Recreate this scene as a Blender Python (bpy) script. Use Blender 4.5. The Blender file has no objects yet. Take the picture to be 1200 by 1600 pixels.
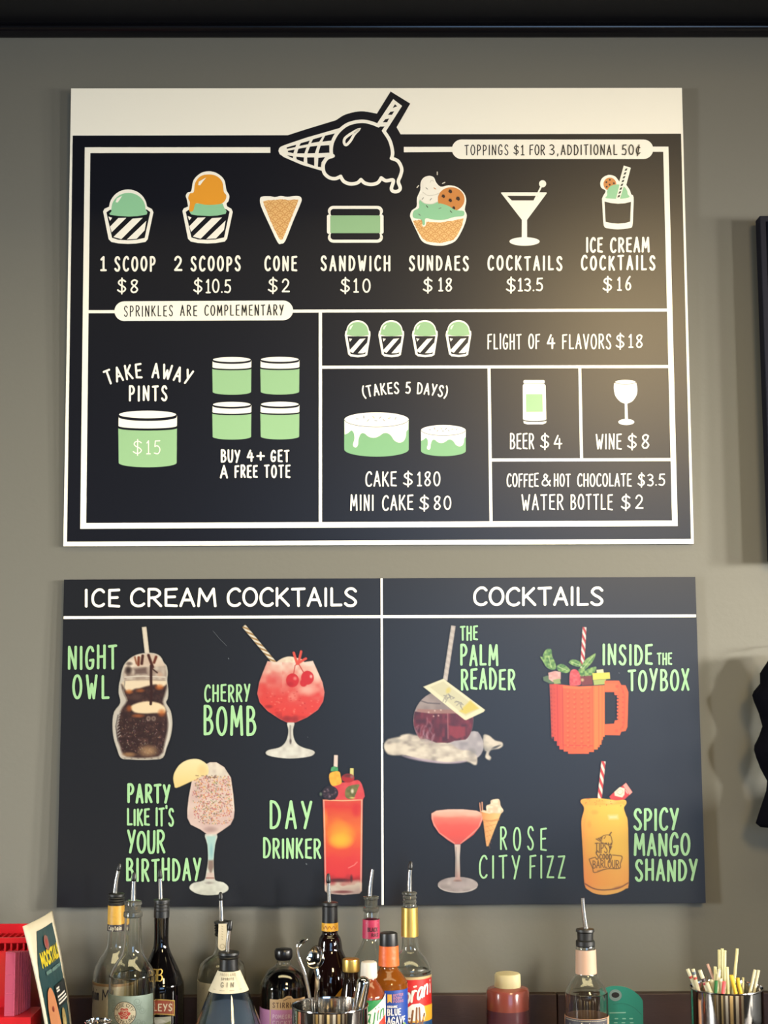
import bpy, bmesh, math, random
import numpy as np
from mathutils import Vector, Matrix, Euler

# ------------------------------------------------------------------ camera, light, exposure
SC = bpy.context.scene
COL = SC.collection
F_PX, DIST, CAM_Z = 2310.0, 2.87, 1.6
YAW, PITCH, ROLL = -0.01037, 0.11485, -0.00503
SC.view_settings.view_transform = 'Standard'
SC.view_settings.look = 'None'
SC.view_settings.gamma = 1.0
SC.view_settings.use_curve_mapping = False
SC.view_settings.exposure = 0.0
SC.cycles.use_denoising = True
SC.cycles.max_bounces = 10
SC.cycles.transparent_max_bounces = 16
SC.cycles.sample_clamp_indirect = 6.0
SC.cycles.blur_glossy = 0.3

cam_d = bpy.data.cameras.new('camera')
cam = bpy.data.objects.new('camera', cam_d)
COL.objects.link(cam)
cam_d.sensor_fit = 'VERTICAL'
cam_d.sensor_height = 36.0
cam_d.sensor_width = 27.0
cam_d.lens = F_PX * 36.0 / 1600.0
cam_d.clip_start = 0.05
CAM = Vector((0.0, -DIST, CAM_Z))
CM = Matrix.Rotation(YAW, 3, 'Z') @ Matrix.Rotation(math.pi / 2 + PITCH, 3, 'X') @ Matrix.Rotation(ROLL, 3, 'Z')
cam.matrix_world = Matrix.Translation(CAM) @ CM.to_4x4()
SC.camera = cam
CMN = np.array(CM)

world = bpy.data.worlds.new('room_air')
SC.world = world
world.use_nodes = True
world.node_tree.nodes['Background'].inputs[0].default_value = (0.75, 0.85, 1.0, 1)
world.node_tree.nodes['Background'].inputs[1].default_value = 0.12


def area_light(name, loc, target, sx, sy, energy, color, spread=180):
    d = bpy.data.lights.new(name, 'AREA')
    d.shape = 'RECTANGLE'
    d.size, d.size_y = sx, sy
    d.energy = energy
    d.color = color
    d.spread = math.radians(spread)
    o = bpy.data.objects.new(name, d)
    COL.objects.link(o)
    o.location = loc
    o.rotation_euler = (Vector(target) - Vector(loc)).to_track_quat('-Z', 'Y').to_euler()
    return o


# daylight through the shop front behind the photographer, three narrow side windows, ceiling lamps
area_light('shopfront_daylight', (1.3, -6.6, 1.92), (1.1, 0, 1.6), 2.4, 1.6, 74, (0.34, 0.60, 1.0))
for wy, we in ((-1.55, 20), (-2.2, 21), (-3.75, 22)):
    area_light('side_window_daylight', (3.95, wy, 1.95), (0.5, 0, 1.25), 0.3, 0.5, we, (1.0, 0.96, 0.88), 50)
area_light('left_fill_light', (-3.9, -2.5, 1.7), (0, 0, 1.0), 0.8, 1.0, 42, (0.96, 1.0, 1.0), 70)  # unseen fill light added at the left, set to match the wall's brightness
area_light('warm_ceiling_lamp', (1.2, -3.6, 3.0), (0.7, 0, 1.3), 0.6, 0.6, 14.5, (1.0, 0.73, 0.36), 80)
area_light('under_bar_fill', (0, -1.66, .915), (0, -1.74, .2), 3.4, .03, 9, (1.0, 0.86, 0.62), 140)  # added light on the unseen bar doors, to brighten their reflections in the steel
area_light('ceiling_strip_lamp', (0.4, -1.35, 3.24), (0.4, -1.30, 0), 3.2, 0.5, 38, (1.0, 0.84, 0.46))


# ------------------------------------------------------------------ helpers
def s2l(c):
    c = np.asarray(c, float) / 255.0
    return np.where(c <= 0.04045, c / 12.92, ((c + 0.055) / 1.055) ** 2.4)


def rays(px, py):
    d = np.stack([(np.asarray(px, float) - 600) / F_PX, (800 - np.asarray(py, float)) / F_PX, -np.ones(np.shape(px))], -1)
    return d @ CMN.T


def unproject(px, py, y):
    """the point of the vertical plane at depth y that the photograph shows at this pixel"""
    d = rays(px, py)
    t = (y + DIST) / d[..., 1]
    p = d * t[..., None]
    p[..., 1] -= DIST
    p[..., 2] += CAM_Z
    return p


def at(px, py, y):
    return Vector(unproject(np.array([px]), np.array([py]), y)[0])


MATS = {}
PIGMENT = [1.0]


def mat(name, rgb, rough=0.5, metal=0.0, trans=0.0, ior=1.45, spec=0.5, coat=0.0, emit=None, alpha=1.0, sub=0.0):
    if name in MATS:
        return MATS[name]
    m = bpy.data.materials.new(name)
    m.use_nodes = True
    b = m.node_tree.nodes['Principled BSDF']
    c = s2l(rgb) * (PIGMENT[0] if metal == 0 and trans < .5 else 1.0)
    b.inputs['Base Color'].default_value = (*c, 1)
    b.inputs['Roughness'].default_value = rough
    b.inputs['Metallic'].default_value = metal
    b.inputs['Transmission Weight'].default_value = trans
    b.inputs['IOR'].default_value = ior
    b.inputs['Specular IOR Level'].default_value = spec
    b.inputs['Coat Weight'].default_value = coat
    b.inputs['Alpha'].default_value = alpha
    MATS[name] = m
    return m


def noisy(m, scale, amount, bump=0.0, bscale=None, stretch=(1, 1, 1)):
    """adds gentle procedural mottling and a fine bump to a material"""
    nt = m.node_tree
    b = nt.nodes['Principled BSDF']
    tc = nt.nodes.new('ShaderNodeTexCoord')
    mp = nt.nodes.new('ShaderNodeMapping')
    mp.inputs['Scale'].default_value = stretch
    nt.links.new(tc.outputs['Object'], mp.inputs['Vector'])
    n = nt.nodes.new('ShaderNodeTexNoise')
    n.inputs['Scale'].default_value = scale
    n.inputs['Detail'].default_value = 5
    nt.links.new(mp.outputs['Vector'], n.inputs['Vector'])
    base = tuple(b.inputs['Base Color'].default_value)
    mix = nt.nodes.new('ShaderNodeMixRGB')
    mix.inputs['Color1'].default_value = tuple(x * (1 - amount) for x in base[:3]) + (1,)
    mix.inputs['Color2'].default_value = tuple(min(1, x * (1 + amount)) for x in base[:3]) + (1,)
    nt.links.new(n.outputs['Fac'], mix.inputs['Fac'])
    nt.links.new(mix.outputs['Color'], b.inputs['Base Color'])
    if bump:
        n2 = nt.nodes.new('ShaderNodeTexNoise')
        n2.inputs['Scale'].default_value = bscale or scale * 4
        nt.links.new(mp.outputs['Vector'], n2.inputs['Vector'])
        bp = nt.nodes.new('ShaderNodeBump')
        bp.inputs['Strength'].default_value = bump
        bp.inputs['Distance'].default_value = 0.002
        nt.links.new(n2.outputs['Fac'], bp.inputs['Height'])
        nt.links.new(bp.outputs['Normal'], b.inputs['Normal'])
    return m


def link(name, me, parent=None, loc=(0, 0, 0)):
    o = bpy.data.objects.new(name, me)
    COL.objects.link(o)
    o.location = loc
    if parent is not None:
        o.parent = parent
    return o


def origin_of(o):
    v = Vector((0, 0, 0))
    while o is not None:
        v += o.location
        o = o.parent
    return v


def mesh(name, verts, faces, mats, parent=None, midx=None, smooth=False, loc=None):
    """links ONE mesh object; verts are in scene space and are moved into the parent's space"""
    v = np.asarray(verts, float)
    if parent is not None:
        base = np.array(origin_of(parent))
        loc = (0, 0, 0)
    else:
        base = np.array(loc if loc is not None else (0, 0, 0), float)
        loc = tuple(base)
    me = bpy.data.meshes.new(name)
    me.from_pydata((v - base).tolist(), [], [list(map(int, f)) for f in faces])
    if not isinstance(mats, (list, tuple)):
        mats = [mats]
    for m in mats:
        me.materials.append(m)
    if midx is not None:
        me.polygons.foreach_set('material_index', np.asarray(midx, np.int32))
    if smooth:
        me.polygons.foreach_set('use_smooth', np.ones(len(me.polygons), bool))
    me.update()
    return link(name, me, parent, loc)


def thing(name, label, cat, loc, group=None):
    o = bpy.data.objects.new(name, None)
    COL.objects.link(o)
    o.location = loc
    o.empty_display_size = 0.02
    return tag(o, label, cat, group)


def tag(o, label=None, cat=None, group=None, kind=None):
    if label: o['label'] = label
    if cat: o['category'] = cat
    if group: o['group'] = group
    if kind: o['kind'] = kind
    return o


def box_data(x0, x1, y0, y1, z0, z1):
    v = [(x0, y0, z0), (x1, y0, z0), (x1, y1, z0), (x0, y1, z0), (x0, y0, z1), (x1, y0, z1), (x1, y1, z1), (x0, y1, z1)]
    f = [(3, 2, 1, 0), (4, 5, 6, 7), (0, 1, 5, 4), (1, 2, 6, 5), (2, 3, 7, 6), (3, 0, 4, 7)]
    return v, f


def box(name, b, m, parent=None, bevel=0.0, kind=None):
    v, f = box_data(*b)
    o = mesh(name, v, f, m, parent)
    if bevel:
        md = o.modifiers.new('bevel', 'BEVEL')
        md.width = bevel
        md.segments = 3
    if kind:
        o['kind'] = kind
    return o


def sm(pts, n=6, closed=False):
    """Catmull-Rom through the points"""
    p = [np.array(q, float) for q in pts]
    N = len(p)
    out = []
    rng = range(N if closed else N - 1)
    for i in rng:
        if closed:
            a, b, c, d = p[(i - 1) % N], p[i], p[(i + 1) % N], p[(i + 2) % N]
        else:
            b, c = p[i], p[i + 1]
            a = p[i - 1] if i else 2 * b - c
            d = p[i + 2] if i + 2 < N else 2 * c - b
        for k in range(n):
            t = k / n
            out.append(0.5 * (2 * b + (c - a) * t + (2 * a - 5 * b + 4 * c - d) * t * t + (3 * b - a - 3 * c + d) * t ** 3))
    if not closed:
        out.append(p[-1])
    return [tuple(q) for q in out]


def ell(cx, cy, rx, ry=None, a0=0, a1=360, n=28):
    """points of an ellipse arc, picture sense (y down), angle 0 at right, 90 at bottom"""
    ry = rx if ry is None else ry
    full = abs(a1 - a0) >= 360
    m = n if full else n + 1
    return [(cx + rx * math.cos(math.radians(a0 + (a1 - a0) * i / n)), cy + ry * math.sin(math.radians(a0 + (a1 - a0) * i / n))) for i in range(m)]


def Z(ox, oy, s, pts):
    return [(ox + x / s, oy + y / s) for x, y in pts]


def inside(pt, poly):
    x, y = pt
    c = False
    j = len(poly) - 1
    for i in range(len(poly)):
        xi, yi = poly[i]
        xj, yj = poly[j]
        if (yi > y) != (yj > y) and x < (xj - xi) * (y - yi) / (yj - yi) + xi:
            c = not c
        j = i
    return c


# ------------------------------------------------------------------ hand lettering (own stroke alphabet, unit box, y up)
def _a(cx, cy, rx, ry, a0, a1, n=10):
    return [(cx + rx * math.cos(math.radians(a0 + (a1 - a0) * i / n)), cy + ry * math.sin(math.radians(a0 + (a1 - a0) * i / n))) for i in range(n + 1)]


GL = {
    'A': (1.0, [[(0, 0), (.5, 1), (1, 0)], [(.17, .34), (.82, .34)]]),
    'B': (.92, [[(.06, 0), (.06, 1)], sm([(.06, 1), (.6, .97), (.86, .77), (.6, .57), (.1, .52)]), sm([(.1, .52), (.75, .49), (1, .25), (.7, .04), (.06, 0)])]),
    'C': (.95, [sm([(1, .86), (.78, .99), (.45, .97), (.12, .75), (.02, .45), (.12, .15), (.45, 0), (.8, .02), (1, .12)])]),
    'D': (1.0, [[(.05, 0), (.05, 1)], sm([(.05, 1), (.5, .95), (.88, .72), (.97, .42), (.75, .12), (.4, .01), (.05, 0)])]),
    'E': (.86, [[(1, 1), (.08, .97), (.08, .03), (1, 0)], [(.08, .52), (.85, .54)]]),
    'F': (.84, [[(1, 1), (.08, .97), (.06, 0)], [(.08, .5), (.8, .53)]]),
    'G': (1.0, [sm([(.95, .82), (.75, .98), (.42, .98), (.1, .75), (.02, .42), (.14, .1), (.5, 0), (.88, .1), (.97, .4)]), [(.97, .4), (.55, .38)]]),
    'H': (1.0, [[(.05, 0), (.05, 1)], [(.95, 1), (.95, 0)], [(.05, .5), (.95, .52)]]),
    'I': (.2, [[(.5, 1), (.5, 0)]]),
    'J': (.7, [sm([(.9, 1), (.9, .25), (.6, .0), (.1, .15)])]),
    'K': (.98, [[(.06, 1), (.06, 0)], [(.9, .98), (.12, .42)], [(.28, .54), (1, 0)]]),
    'L': (.82, [[(.08, 1), (.08, .02), (1, .03)]]),
    'M': (1.3, [[(.02, 0), (.1, 1), (.5, .3), (.88, 1), (.98, 0)]]),
    'N': (1.02, [[(.04, 0), (.06, 1), (.92, 0), (.96, 1)]]),
    'O': (1.05, [_a(.5, .5, .5, .5, 95, 455, 24)]),
    'P': (.88, [[(.07, 0), (.07, 1)], sm([(.07, 1), (.65, .98), (.98, .75), (.7, .5), (.1, .44)])]),
    'Q': (1.05, [_a(.5, .5, .5, .5, 95, 455, 24), [(.6, .25), (1, -.05)]]),
    'R': (.96, [[(.07, 0), (.07, 1)], sm([(.07, 1), (.65, .98), (.93, .76), (.65, .53), (.1, .47)]), [(.38, .5), (1, 0)]]),
    'S': (.9, [sm([(.95, .85), (.7, .99), (.3, .97), (.08, .77), (.3, .58), (.7, .43), (.96, .22), (.72, .02), (.3, .01), (.03, .13)])]),
    'T': (.95, [[(0, .97), (1, 1)], [(.5, .98), (.52, 0)]]),
    'U': (.96, [sm([(.05, 1), (.06, .35), (.25, .04), (.5, 0), (.78, .05), (.94, .35), (.96, 1)])]),
    'V': (1.0, [[(0, 1), (.5, 0), (1, 1)]]),
    'W': (1.3, [[(0, 1), (.26, 0), (.5, .62), (.72, 0), (1, 1)]]),
    'X': (.95, [[(.03, 1), (.97, 0)], [(.95, 1), (.02, 0)]]),
    'Y': (.98, [[(.02, 1), (.5, .42)], [(.98, 1), (.3, 0)]]),
    'Z': (.95, [[(.05, .98), (.95, 1), (.05, .02), (1, .02)]]),
    '0': (1.0, [_a(.5, .5, .48, .5, 60, 420, 24)]),
    '1': (.62, [[(.12, .82), (.55, 1), (.55, 0)], [(.08, 0), (1, 0)]]),
    '2': (.92, [sm([(.05, .78), (.25, .97), (.6, .99), (.9, .78), (.75, .5), (.3, .2), (.03, .02)]), [(.03, .02), (1, .02)]]),
    '3': (.85, [sm([(.05, .92), (.4, 1), (.82, .9), (.85, .68), (.35, .53)]), sm([(.35, .53), (.85, .42), (.95, .2), (.6, .01), (.0, .06)])]),
    '4': (.95, [[(.5, 1), (.02, .36), (1, .38)], [(.72, .75), (.7, 0)]]),
    '5': (.9, [[(.95, 1), (.2, .98), (.12, .55)], sm([(.12, .55), (.5, .62), (.9, .46), (.93, .2), (.6, .01), (.02, .06)])]),
    '6': (.95, [sm([(.85, 1), (.4, .72), (.08, .3), (.3, .02), (.75, .03), (.96, .25), (.75, .48), (.4, .47), (.1, .25)])]),
    '7': (.9, [[(.02, .98), (.95, 1), (.35, 0)]]),
    '8': (.95, [sm([(.92, .9), (.55, 1), (.15, .86), (.2, .66), (.6, .48), (.95, .24), (.7, .02)]), sm([(.7, .02), (.3, .01), (.06, .2), (.35, .46), (.75, .66), (.92, .9)])]),
    '9': (.95, [sm([(.9, .8), (.55, 1), (.12, .85), (.12, .6), (.5, .5), (.88, .7), (.85, .3), (.7, 0)])]),
    '$': (.95, [sm([(.95, .8), (.65, .9), (.25, .86), (.1, .7), (.35, .55), (.75, .44), (.95, .28), (.7, .11), (.3, .1), (0, .2)]), [(.52, 1.03), (.5, -.05)]]),
    '.': (.12, [[(.5, .02), (.5, .03)]]),
    ',': (.2, [[(.6, .06), (.3, -.14)]]),
    "'": (.2, [[(.5, 1.12), (.5, 1.0)]]),
    '(': (.4, [sm([(1, 1.05), (.2, .7), (.2, .25), (1, -.1)])]),
    ')': (.4, [sm([(0, 1.05), (.8, .7), (.8, .25), (0, -.1)])]),
    '+': (1.05, [[(0, .5), (1, .5)], [(.5, .85), (.5, .15)]]),
    '-': (.6, [[(0, .5), (1, .5)]]),
    '&': (1.1, [sm([(1, .02), (.55, .5), (.25, .78), (.4, .98), (.66, .85)]), sm([(.66, .85), (.5, .62), (.12, .4), (.08, .12), (.4, 0)]), sm([(.4, 0), (.75, .15), (.98, .45)])]),
    'c/': (.9, [sm([(.9, .72), (.5, .82), (.1, .55), (.15, .2), (.55, .06), (.92, .2)]), [(.7, 1), (.35, -.1)]]),
    # small letters
    'a': (.8, [sm([(.9, .55), (.5, .62), (.1, .4), (.15, .05), (.5, 0), (.85, .3)]), [(.9, .58), (.88, .15), (1, 0)]]),
    'b': (.8, [[(.1, 1), (.1, 0)], sm([(.1, .4), (.5, .6), (.92, .35), (.6, .0), (.1, .05)])]),
    'd': (.8, [[(.9, 1), (.9, 0)], sm([(.9, .45), (.5, .6), (.08, .35), (.4, .0), (.9, .1)])]),
    'e': (.75, [sm([(.1, .32), (.9, .35), (.7, .6)]), sm([(.7, .6), (.3, .58), (.06, .28), (.35, .0), (.9, .1)])]),
    'i': (.2, [[(.5, .58), (.5, 0)], [(.5, .85), (.5, .86)]]),
    'j': (.4, [sm([(.7, .58), (.7, -.05), (.4, -.28), (0, -.2)]), [(.7, .85), (.7, .86)]]),
    'n': (.8, [[(.08, .6), (.08, 0)], sm([(.08, .35), (.45, .6), (.85, .48), (.9, 0)])]),
    'o': (.8, [_a(.5, .3, .45, .3, 90, 450, 16)]),
    'p': (.8, [[(.1, .6), (.05, -.4)], sm([(.1, .4), (.5, .6), (.92, .35), (.6, .0), (.1, .08)])]),
    'r': (.6, [[(.1, .6), (.1, 0)], sm([(.1, .3), (.45, .58), (.95, .55)])]),
    's': (.65, [sm([(.9, .52), (.4, .6), (.15, .45), (.8, .2), (.5, .0), (.05, .08)])]),
    't': (.6, [[(.45, .95), (.45, .1), (.8, 0)], [(.05, .6), (.85, .62)]]),
    'c': (.75, [sm([(.92, .5), (.5, .6), (.08, .32), (.45, .0), (.95, .1)])]),
}


def split_corners(pts, deg=50):
    out, cur = [], [pts[0]]
    for i in range(1, len(pts)):
        cur.append(pts[i])
        if i + 1 < len(pts):
            a = math.atan2(pts[i][1] - pts[i - 1][1], pts[i][0] - pts[i - 1][0])
            b = math.atan2(pts[i + 1][1] - pts[i][1], pts[i + 1][0] - pts[i][0])
            d = abs((b - a + math.pi) % (2 * math.pi) - math.pi)
            if d > math.radians(deg):
                out.append(cur)
                cur = [pts[i]]
    out.append(cur)
    return out


def clip_x(p, a, s):
    """the part of a polygon with s*x >= s*a"""
    out = []
    for (x0, y0), (x1, y1) in zip(p, p[1:] + p[:1]):
        i0, i1 = s * (x0 - a) >= 0, s * (x1 - a) >= 0
        if i0:
            out.append((x0, y0))
        if i0 != i1:
            t = (a - x0) / (x1 - x0)
            out.append((a, y0 + t * (y1 - y0)))
    return out


class Flat:
    slice = 0
    """ink on a flat sheet: polygons and round-ended strokes, every one on its own hair-thin layer"""
    def __init__(self):
        self.v, self.f, self.m, self.mats = [], [], [], []
        self.layer = 0
        self.base = 0

    def mi(self, m):
        if m not in self.mats:
            self.mats.append(m)
        return self.mats.index(m)

    def lift(self):
        """what follows lies above everything so far"""
        self.base += (min(self.layer, 12) + 1) if self.layer else 0
        self.layer = 0

    def _z(self):
        z = self.base + self.layer % 12
        self.layer += 1
        return z

    def poly(self, pts, m):
        self.lift()
        z = self._z()
        k = len(self.v)
        p = list(pts)
        if self.slice:
            xs = [q[0] for q in p]
            n = max(1, int(math.ceil((max(xs) - min(xs)) / self.slice)))
            for i in range(n):
                a, b = min(xs) + (max(xs) - min(xs)) * i / n, min(xs) + (max(xs) - min(xs)) * (i + 1) / n
                q = clip_x(clip_x(p, a, 1), b, -1)
                if len(q) > 2:
                    k = len(self.v)
                    self.v += [(x, y, z) for x, y in q]
                    self.f.append(tuple(range(k, k + len(q))))
                    self.m.append(self.mi(m))
            return
        area = sum(p[i][0] * p[(i + 1) % len(p)][1] - p[(i + 1) % len(p)][0] * p[i][1] for i in range(len(p)))
        if area > 0:
            p = p[::-1]
        self.v += [(x, y, z) for x, y in p]
        self.f.append(tuple(range(k, k + len(p))))
        self.m.append(self.mi(m))

    def stroke(self, pts, w, m, cap=True):
        mi = self.mi(m)
        for part in split_corners(pts):
            z = self._z()
            q = [part[0]]
            for p in part[1:]:
                if math.dist(p, q[-1]) > 1e-4:
                    q.append(p)
            if len(q) < 2:
                k = len(self.v)
                self.v += [(x, y, z) for x, y in ell(q[0][0], q[0][1], w / 2, w / 2, n=12)[::-1]]
                self.f.append(tuple(range(k, k + 12)))
                self.m.append(mi)
                continue
            a = np.array(q, float)
            d = np.diff(a, axis=0)
            d /= np.linalg.norm(d, axis=1)[:, None]
            t = np.vstack([d[:1], d[:-1] + d[1:], d[-1:]])
            t /= np.linalg.norm(t, axis=1)[:, None]
            n = np.stack([-t[:, 1], t[:, 0]], 1)
            ring_closed = len(q) > 5 and math.dist(q[0], q[-1]) < .02 * w
            if ring_closed:
                tt = d[0] + d[-1]
                tt /= np.linalg.norm(tt)
                t[0] = t[-1] = tt
                n = np.stack([-t[:, 1], t[:, 0]], 1)
                cap_now = False
            else:
                cap_now = cap
            cosv = np.ones(len(a))
            cosv[1:-1] = np.clip((t[1:-1] * d[:-1]).sum(1), .6, 1)
            off = n * (w / 2) / cosv[:, None]
            L, R = a + off, a - off
            poly = []
            ring = [tuple(x) for x in L]
            if cap_now:
                ang = math.atan2(n[-1][1], n[-1][0])
                ring += [(a[-1][0] + w / 2 * math.cos(ang - math.pi * i / 6), a[-1][1] + w / 2 * math.sin(ang - math.pi * i / 6)) for i in range(1, 6)]
            back = [tuple(x) for x in R[::-1]]
            if cap_now:
                ang = math.atan2(-n[0][1], -n[0][0])
                back += [(a[0][0] + w / 2 * math.cos(ang - math.pi * i / 6), a[0][1] + w / 2 * math.sin(ang - math.pi * i / 6)) for i in range(1, 6)]
            # strip of quads plus two cap fans
            k = len(self.v)
            N = len(a)
            self.v += [(x, y, z) for x, y in L] + [(x, y, z) for x, y in R]
            for i in range(N - 1):
                self.f.append((k + i, k + i + 1, k + N + i + 1, k + N + i))
                self.m.append(mi)
            if cap_now:
                c = len(self.v)
                e = ring[N:]
                self.v += [(x, y, z) for x, y in e]
                self.f.append((k + N - 1,) + tuple(range(c, c + 5)) + (k + 2 * N - 1,))
                self.m.append(mi)
                c = len(self.v)
                e = back[N:]
                self.v += [(x, y, z) for x, y in e]
                self.f.append((k + N,) + tuple(range(c, c + 5)) + (k,))
                self.m.append(mi)

    def text(self, s, x0, x1, yt, yb, w, m, gap=.42, slope=0.0, shear=0.0, jit=0.0, seed=1):
        """s fitted to the outer box x0..x1, yt..yb; w is the stroke width"""
        rnd = random.Random(seed + len(s) * 7 + int(x0))
        self.lift()
        w, gap = w * .82, gap * 1.4
        x0, x1, yt, yb = x0 + w / 2, x1 - w / 2, yt + w / 2, yb - w / 2
        toks = list(s.replace('c/', '\1'))
        adv = []
        for i, ch in enumerate(toks):
            ch = 'c/' if ch == '\1' else ch
            adv.append(.55 if ch == ' ' else GL[ch][0])
        tot = sum(adv) + gap * (len(toks) - 1)
        sx = (x1 - x0) / tot
        x = x0
        H = yb - yt
        for ch, aw in zip(toks, adv):
            ch = 'c/' if ch == '\1' else ch
            if ch != ' ':
                jy = rnd.uniform(-jit, jit) * H
                jh = 1 + rnd.uniform(-jit, jit)
                for st in GL[ch][1]:
                    pts = []
                    for gx, gy in st:
                        X = x + gx * aw * sx + shear * gy * H
                        Y = yb - gy * H * jh + jy + slope * (X - x0)
                        pts.append((X, Y))
                    self.stroke(pts, w, m)
            x += (aw + gap) * sx

    def arc_text(self, s, cx, cy, r, span, h, w, m, gap=.42):
        """s on the top of a circle; cy is the y of the letters' centre line at the middle, span in pixels along it"""
        self.lift()
        w, gap = w * .82, gap * 1.4
        adv = [.5 if c == ' ' else GL[c][0] for c in s]
        tot = sum(adv) + gap * (len(s) - 1)
        k = span / tot
        x = -span / 2
        for ch, aw in zip(s, adv):
            if ch != ' ':
                mid = (x + aw * k / 2) / r
                for st in GL[ch][1]:
                    pts = []
                    for gx, gy in st:
                        lx, ly = (gx - .5) * aw * k, (gy - .5) * h
                        X = cx + (r + ly) * math.sin(mid) + lx * math.cos(mid)
                        Y = cy + r - (r + ly) * math.cos(mid) + lx * math.sin(mid)
                        pts.append((X, Y))
                    self.stroke(pts, w, m)
            x += (aw + gap) * k

    def build(self, name, sheet, parent, dz=0.0):
        v = np.array(self.v)
        w = sheet.map(v[:, 0], v[:, 1], dz + v[:, 2] * sheet.step)
        return mesh(name, w, self.f, self.mats, parent, self.m)


class Sheet:
    """a flat board in the room; map() turns the photograph's pixels into points lying on its face"""
    step = 2.0e-5

    def __init__(self, point, normal):
        self.p, self.n = np.array(point, float), np.array(normal, float)

    def map(self, px, py, lift=0.0):
        d = rays(px, py)
        o = np.array([0, -DIST, CAM_Z])
        t = ((self.p - o) @ self.n) / (d @ self.n)
        return o + d * t[..., None] + self.n * np.asarray(lift)[..., None]


# ------------------------------------------------------------------ the room
ROOM_X0, ROOM_X1, ROOM_Y0, ROOM_H = -4.0, 4.0, -6.8, 3.3
wall_m = noisy(mat('grey wall paint', (99, 97, 89), .62, spec=.3), 1.4, .05, .12, 90)
plain_m = mat('side wall paint', (118, 112, 104), .7)
dark_m = mat('black soffit paint', (17, 17, 22), .55)
floor_m = noisy(mat('dark concrete floor', (96, 90, 82), .45), 3, .2)
ceil_m = mat('dark ceiling paint', (34, 34, 36), .8)

box('wall_back', (ROOM_X0 - .1, ROOM_X1 + .1, 0, .12, 0, ROOM_H), wall_m, kind='structure')
box('wall_left', (ROOM_X0 - .12, ROOM_X0, ROOM_Y0, 0, 0, ROOM_H), plain_m, kind='structure')
box('floor', (ROOM_X0 - .12, ROOM_X1 + .12, ROOM_Y0 - .12, .12, -.1, 0), floor_m, kind='structure')
box('ceiling', (ROOM_X0 - .12, ROOM_X1 + .12, ROOM_Y0 - .12, .12, ROOM_H, ROOM_H + .1), ceil_m, kind='structure')
box('wall_right', (ROOM_X1, ROOM_X1 + .12, ROOM_Y0, 0, 0, ROOM_H), plain_m, kind='structure')
# front wall with the shop window
fw = []
o = box('wall_front', (ROOM_X0 - .1, ROOM_X1 + .1, ROOM_Y0 - .12, ROOM_Y0, 0, ROOM_H), plain_m, kind='structure')

z_sof = at(600, 39, -.0).z
z_trim = at(600, 59, -.0).z
box('trim_1', (ROOM_X0, ROOM_X1, -.9, -.001, z_sof, ROOM_H - .002), dark_m, kind='structure')


def moulding():
    # quarter-round black moulding along the top of the wall
    h = z_sof - z_trim
    prof = [(-.0005, z_trim), (-.006, z_trim), (-.012, z_trim + h * .12)]
    prof += [(-.014 - .010 * math.sin(math.pi * i / 8), z_trim + h * (.15 + .7 * i / 8)) for i in range(9)]
    prof += [(-.012, z_sof - .0005), (-.0005, z_sof - .0005)]
    v, f = [], []
    n = len(prof)
    for x in (ROOM_X0 + .01, ROOM_X1 - .01):
        v += [(x, y, z) for y, z in prof]
    for i in range(n):
        f.append((i, (i + 1) % n, n + (i + 1) % n, n + i))
    f.append(tuple(range(n))[::-1])
    f.append(tuple(range(n, 2 * n)))
    o = mesh('trim_2', v, f, mat('glossy black moulding', (13, 13, 17), .22), smooth=False)
    o['kind'] = 'structure'


moulding()
# unseen pale pillars and front bar, added for the steel and glass to mirror
pale_m = mat('pale plaster', (196, 188, 172), .6)
for k, (px_, py_) in enumerate(((-1.0, -4.6), (-2.6, -4.0), (3.05, -4.4))):
    box('trim_%d' % (k + 3), (px_ - .14, px_ + .14, py_ - .14, py_ + .14, .001, ROOM_H - .001), pale_m, kind='structure')
bar_ = thing('added_bar', 'unseen front bar added for its pale and dark reflections in the steel', 'cabinet', (0, -2.0, 0))
box('bar_top', (-1.9, 1.9, -2.32, -1.64, .93, .97), mat('pale stone top', (190, 184, 172), .3), bar_, .003)
box('bar_body', (-1.88, 1.88, -2.28, -1.72, 0, .9295), mat('bar body', (70, 60, 52), .5), bar_)
bx_ = -1.86
for k, (w_, c_) in enumerate(((.30, (60, 54, 50)), (.22, (214, 208, 196)), (.16, (40, 36, 36)), (.26, (222, 196, 138)), (.12, (60, 50, 46)), (.20, (226, 222, 212)), (.18, (120, 110, 98)), (.20, (40, 38, 40)),
                             (.16, (228, 214, 170)), (.22, (90, 84, 80)), (.20, (220, 224, 230)), (.14, (60, 44, 40)), (.24, (224, 200, 150)), (.20, (48, 44, 44)), (.26, (216, 212, 204)), (.26, (90, 60, 50)), (.30, (200, 190, 170)))):
    if bx_ + w_ < 1.87:
        box('door', (bx_ + .004, bx_ + w_ - .004, -1.7195, -1.70, .08, .925), mat('bar door %d' % k, c_, .4), bar_, .002)
    bx_ += w_

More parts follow.
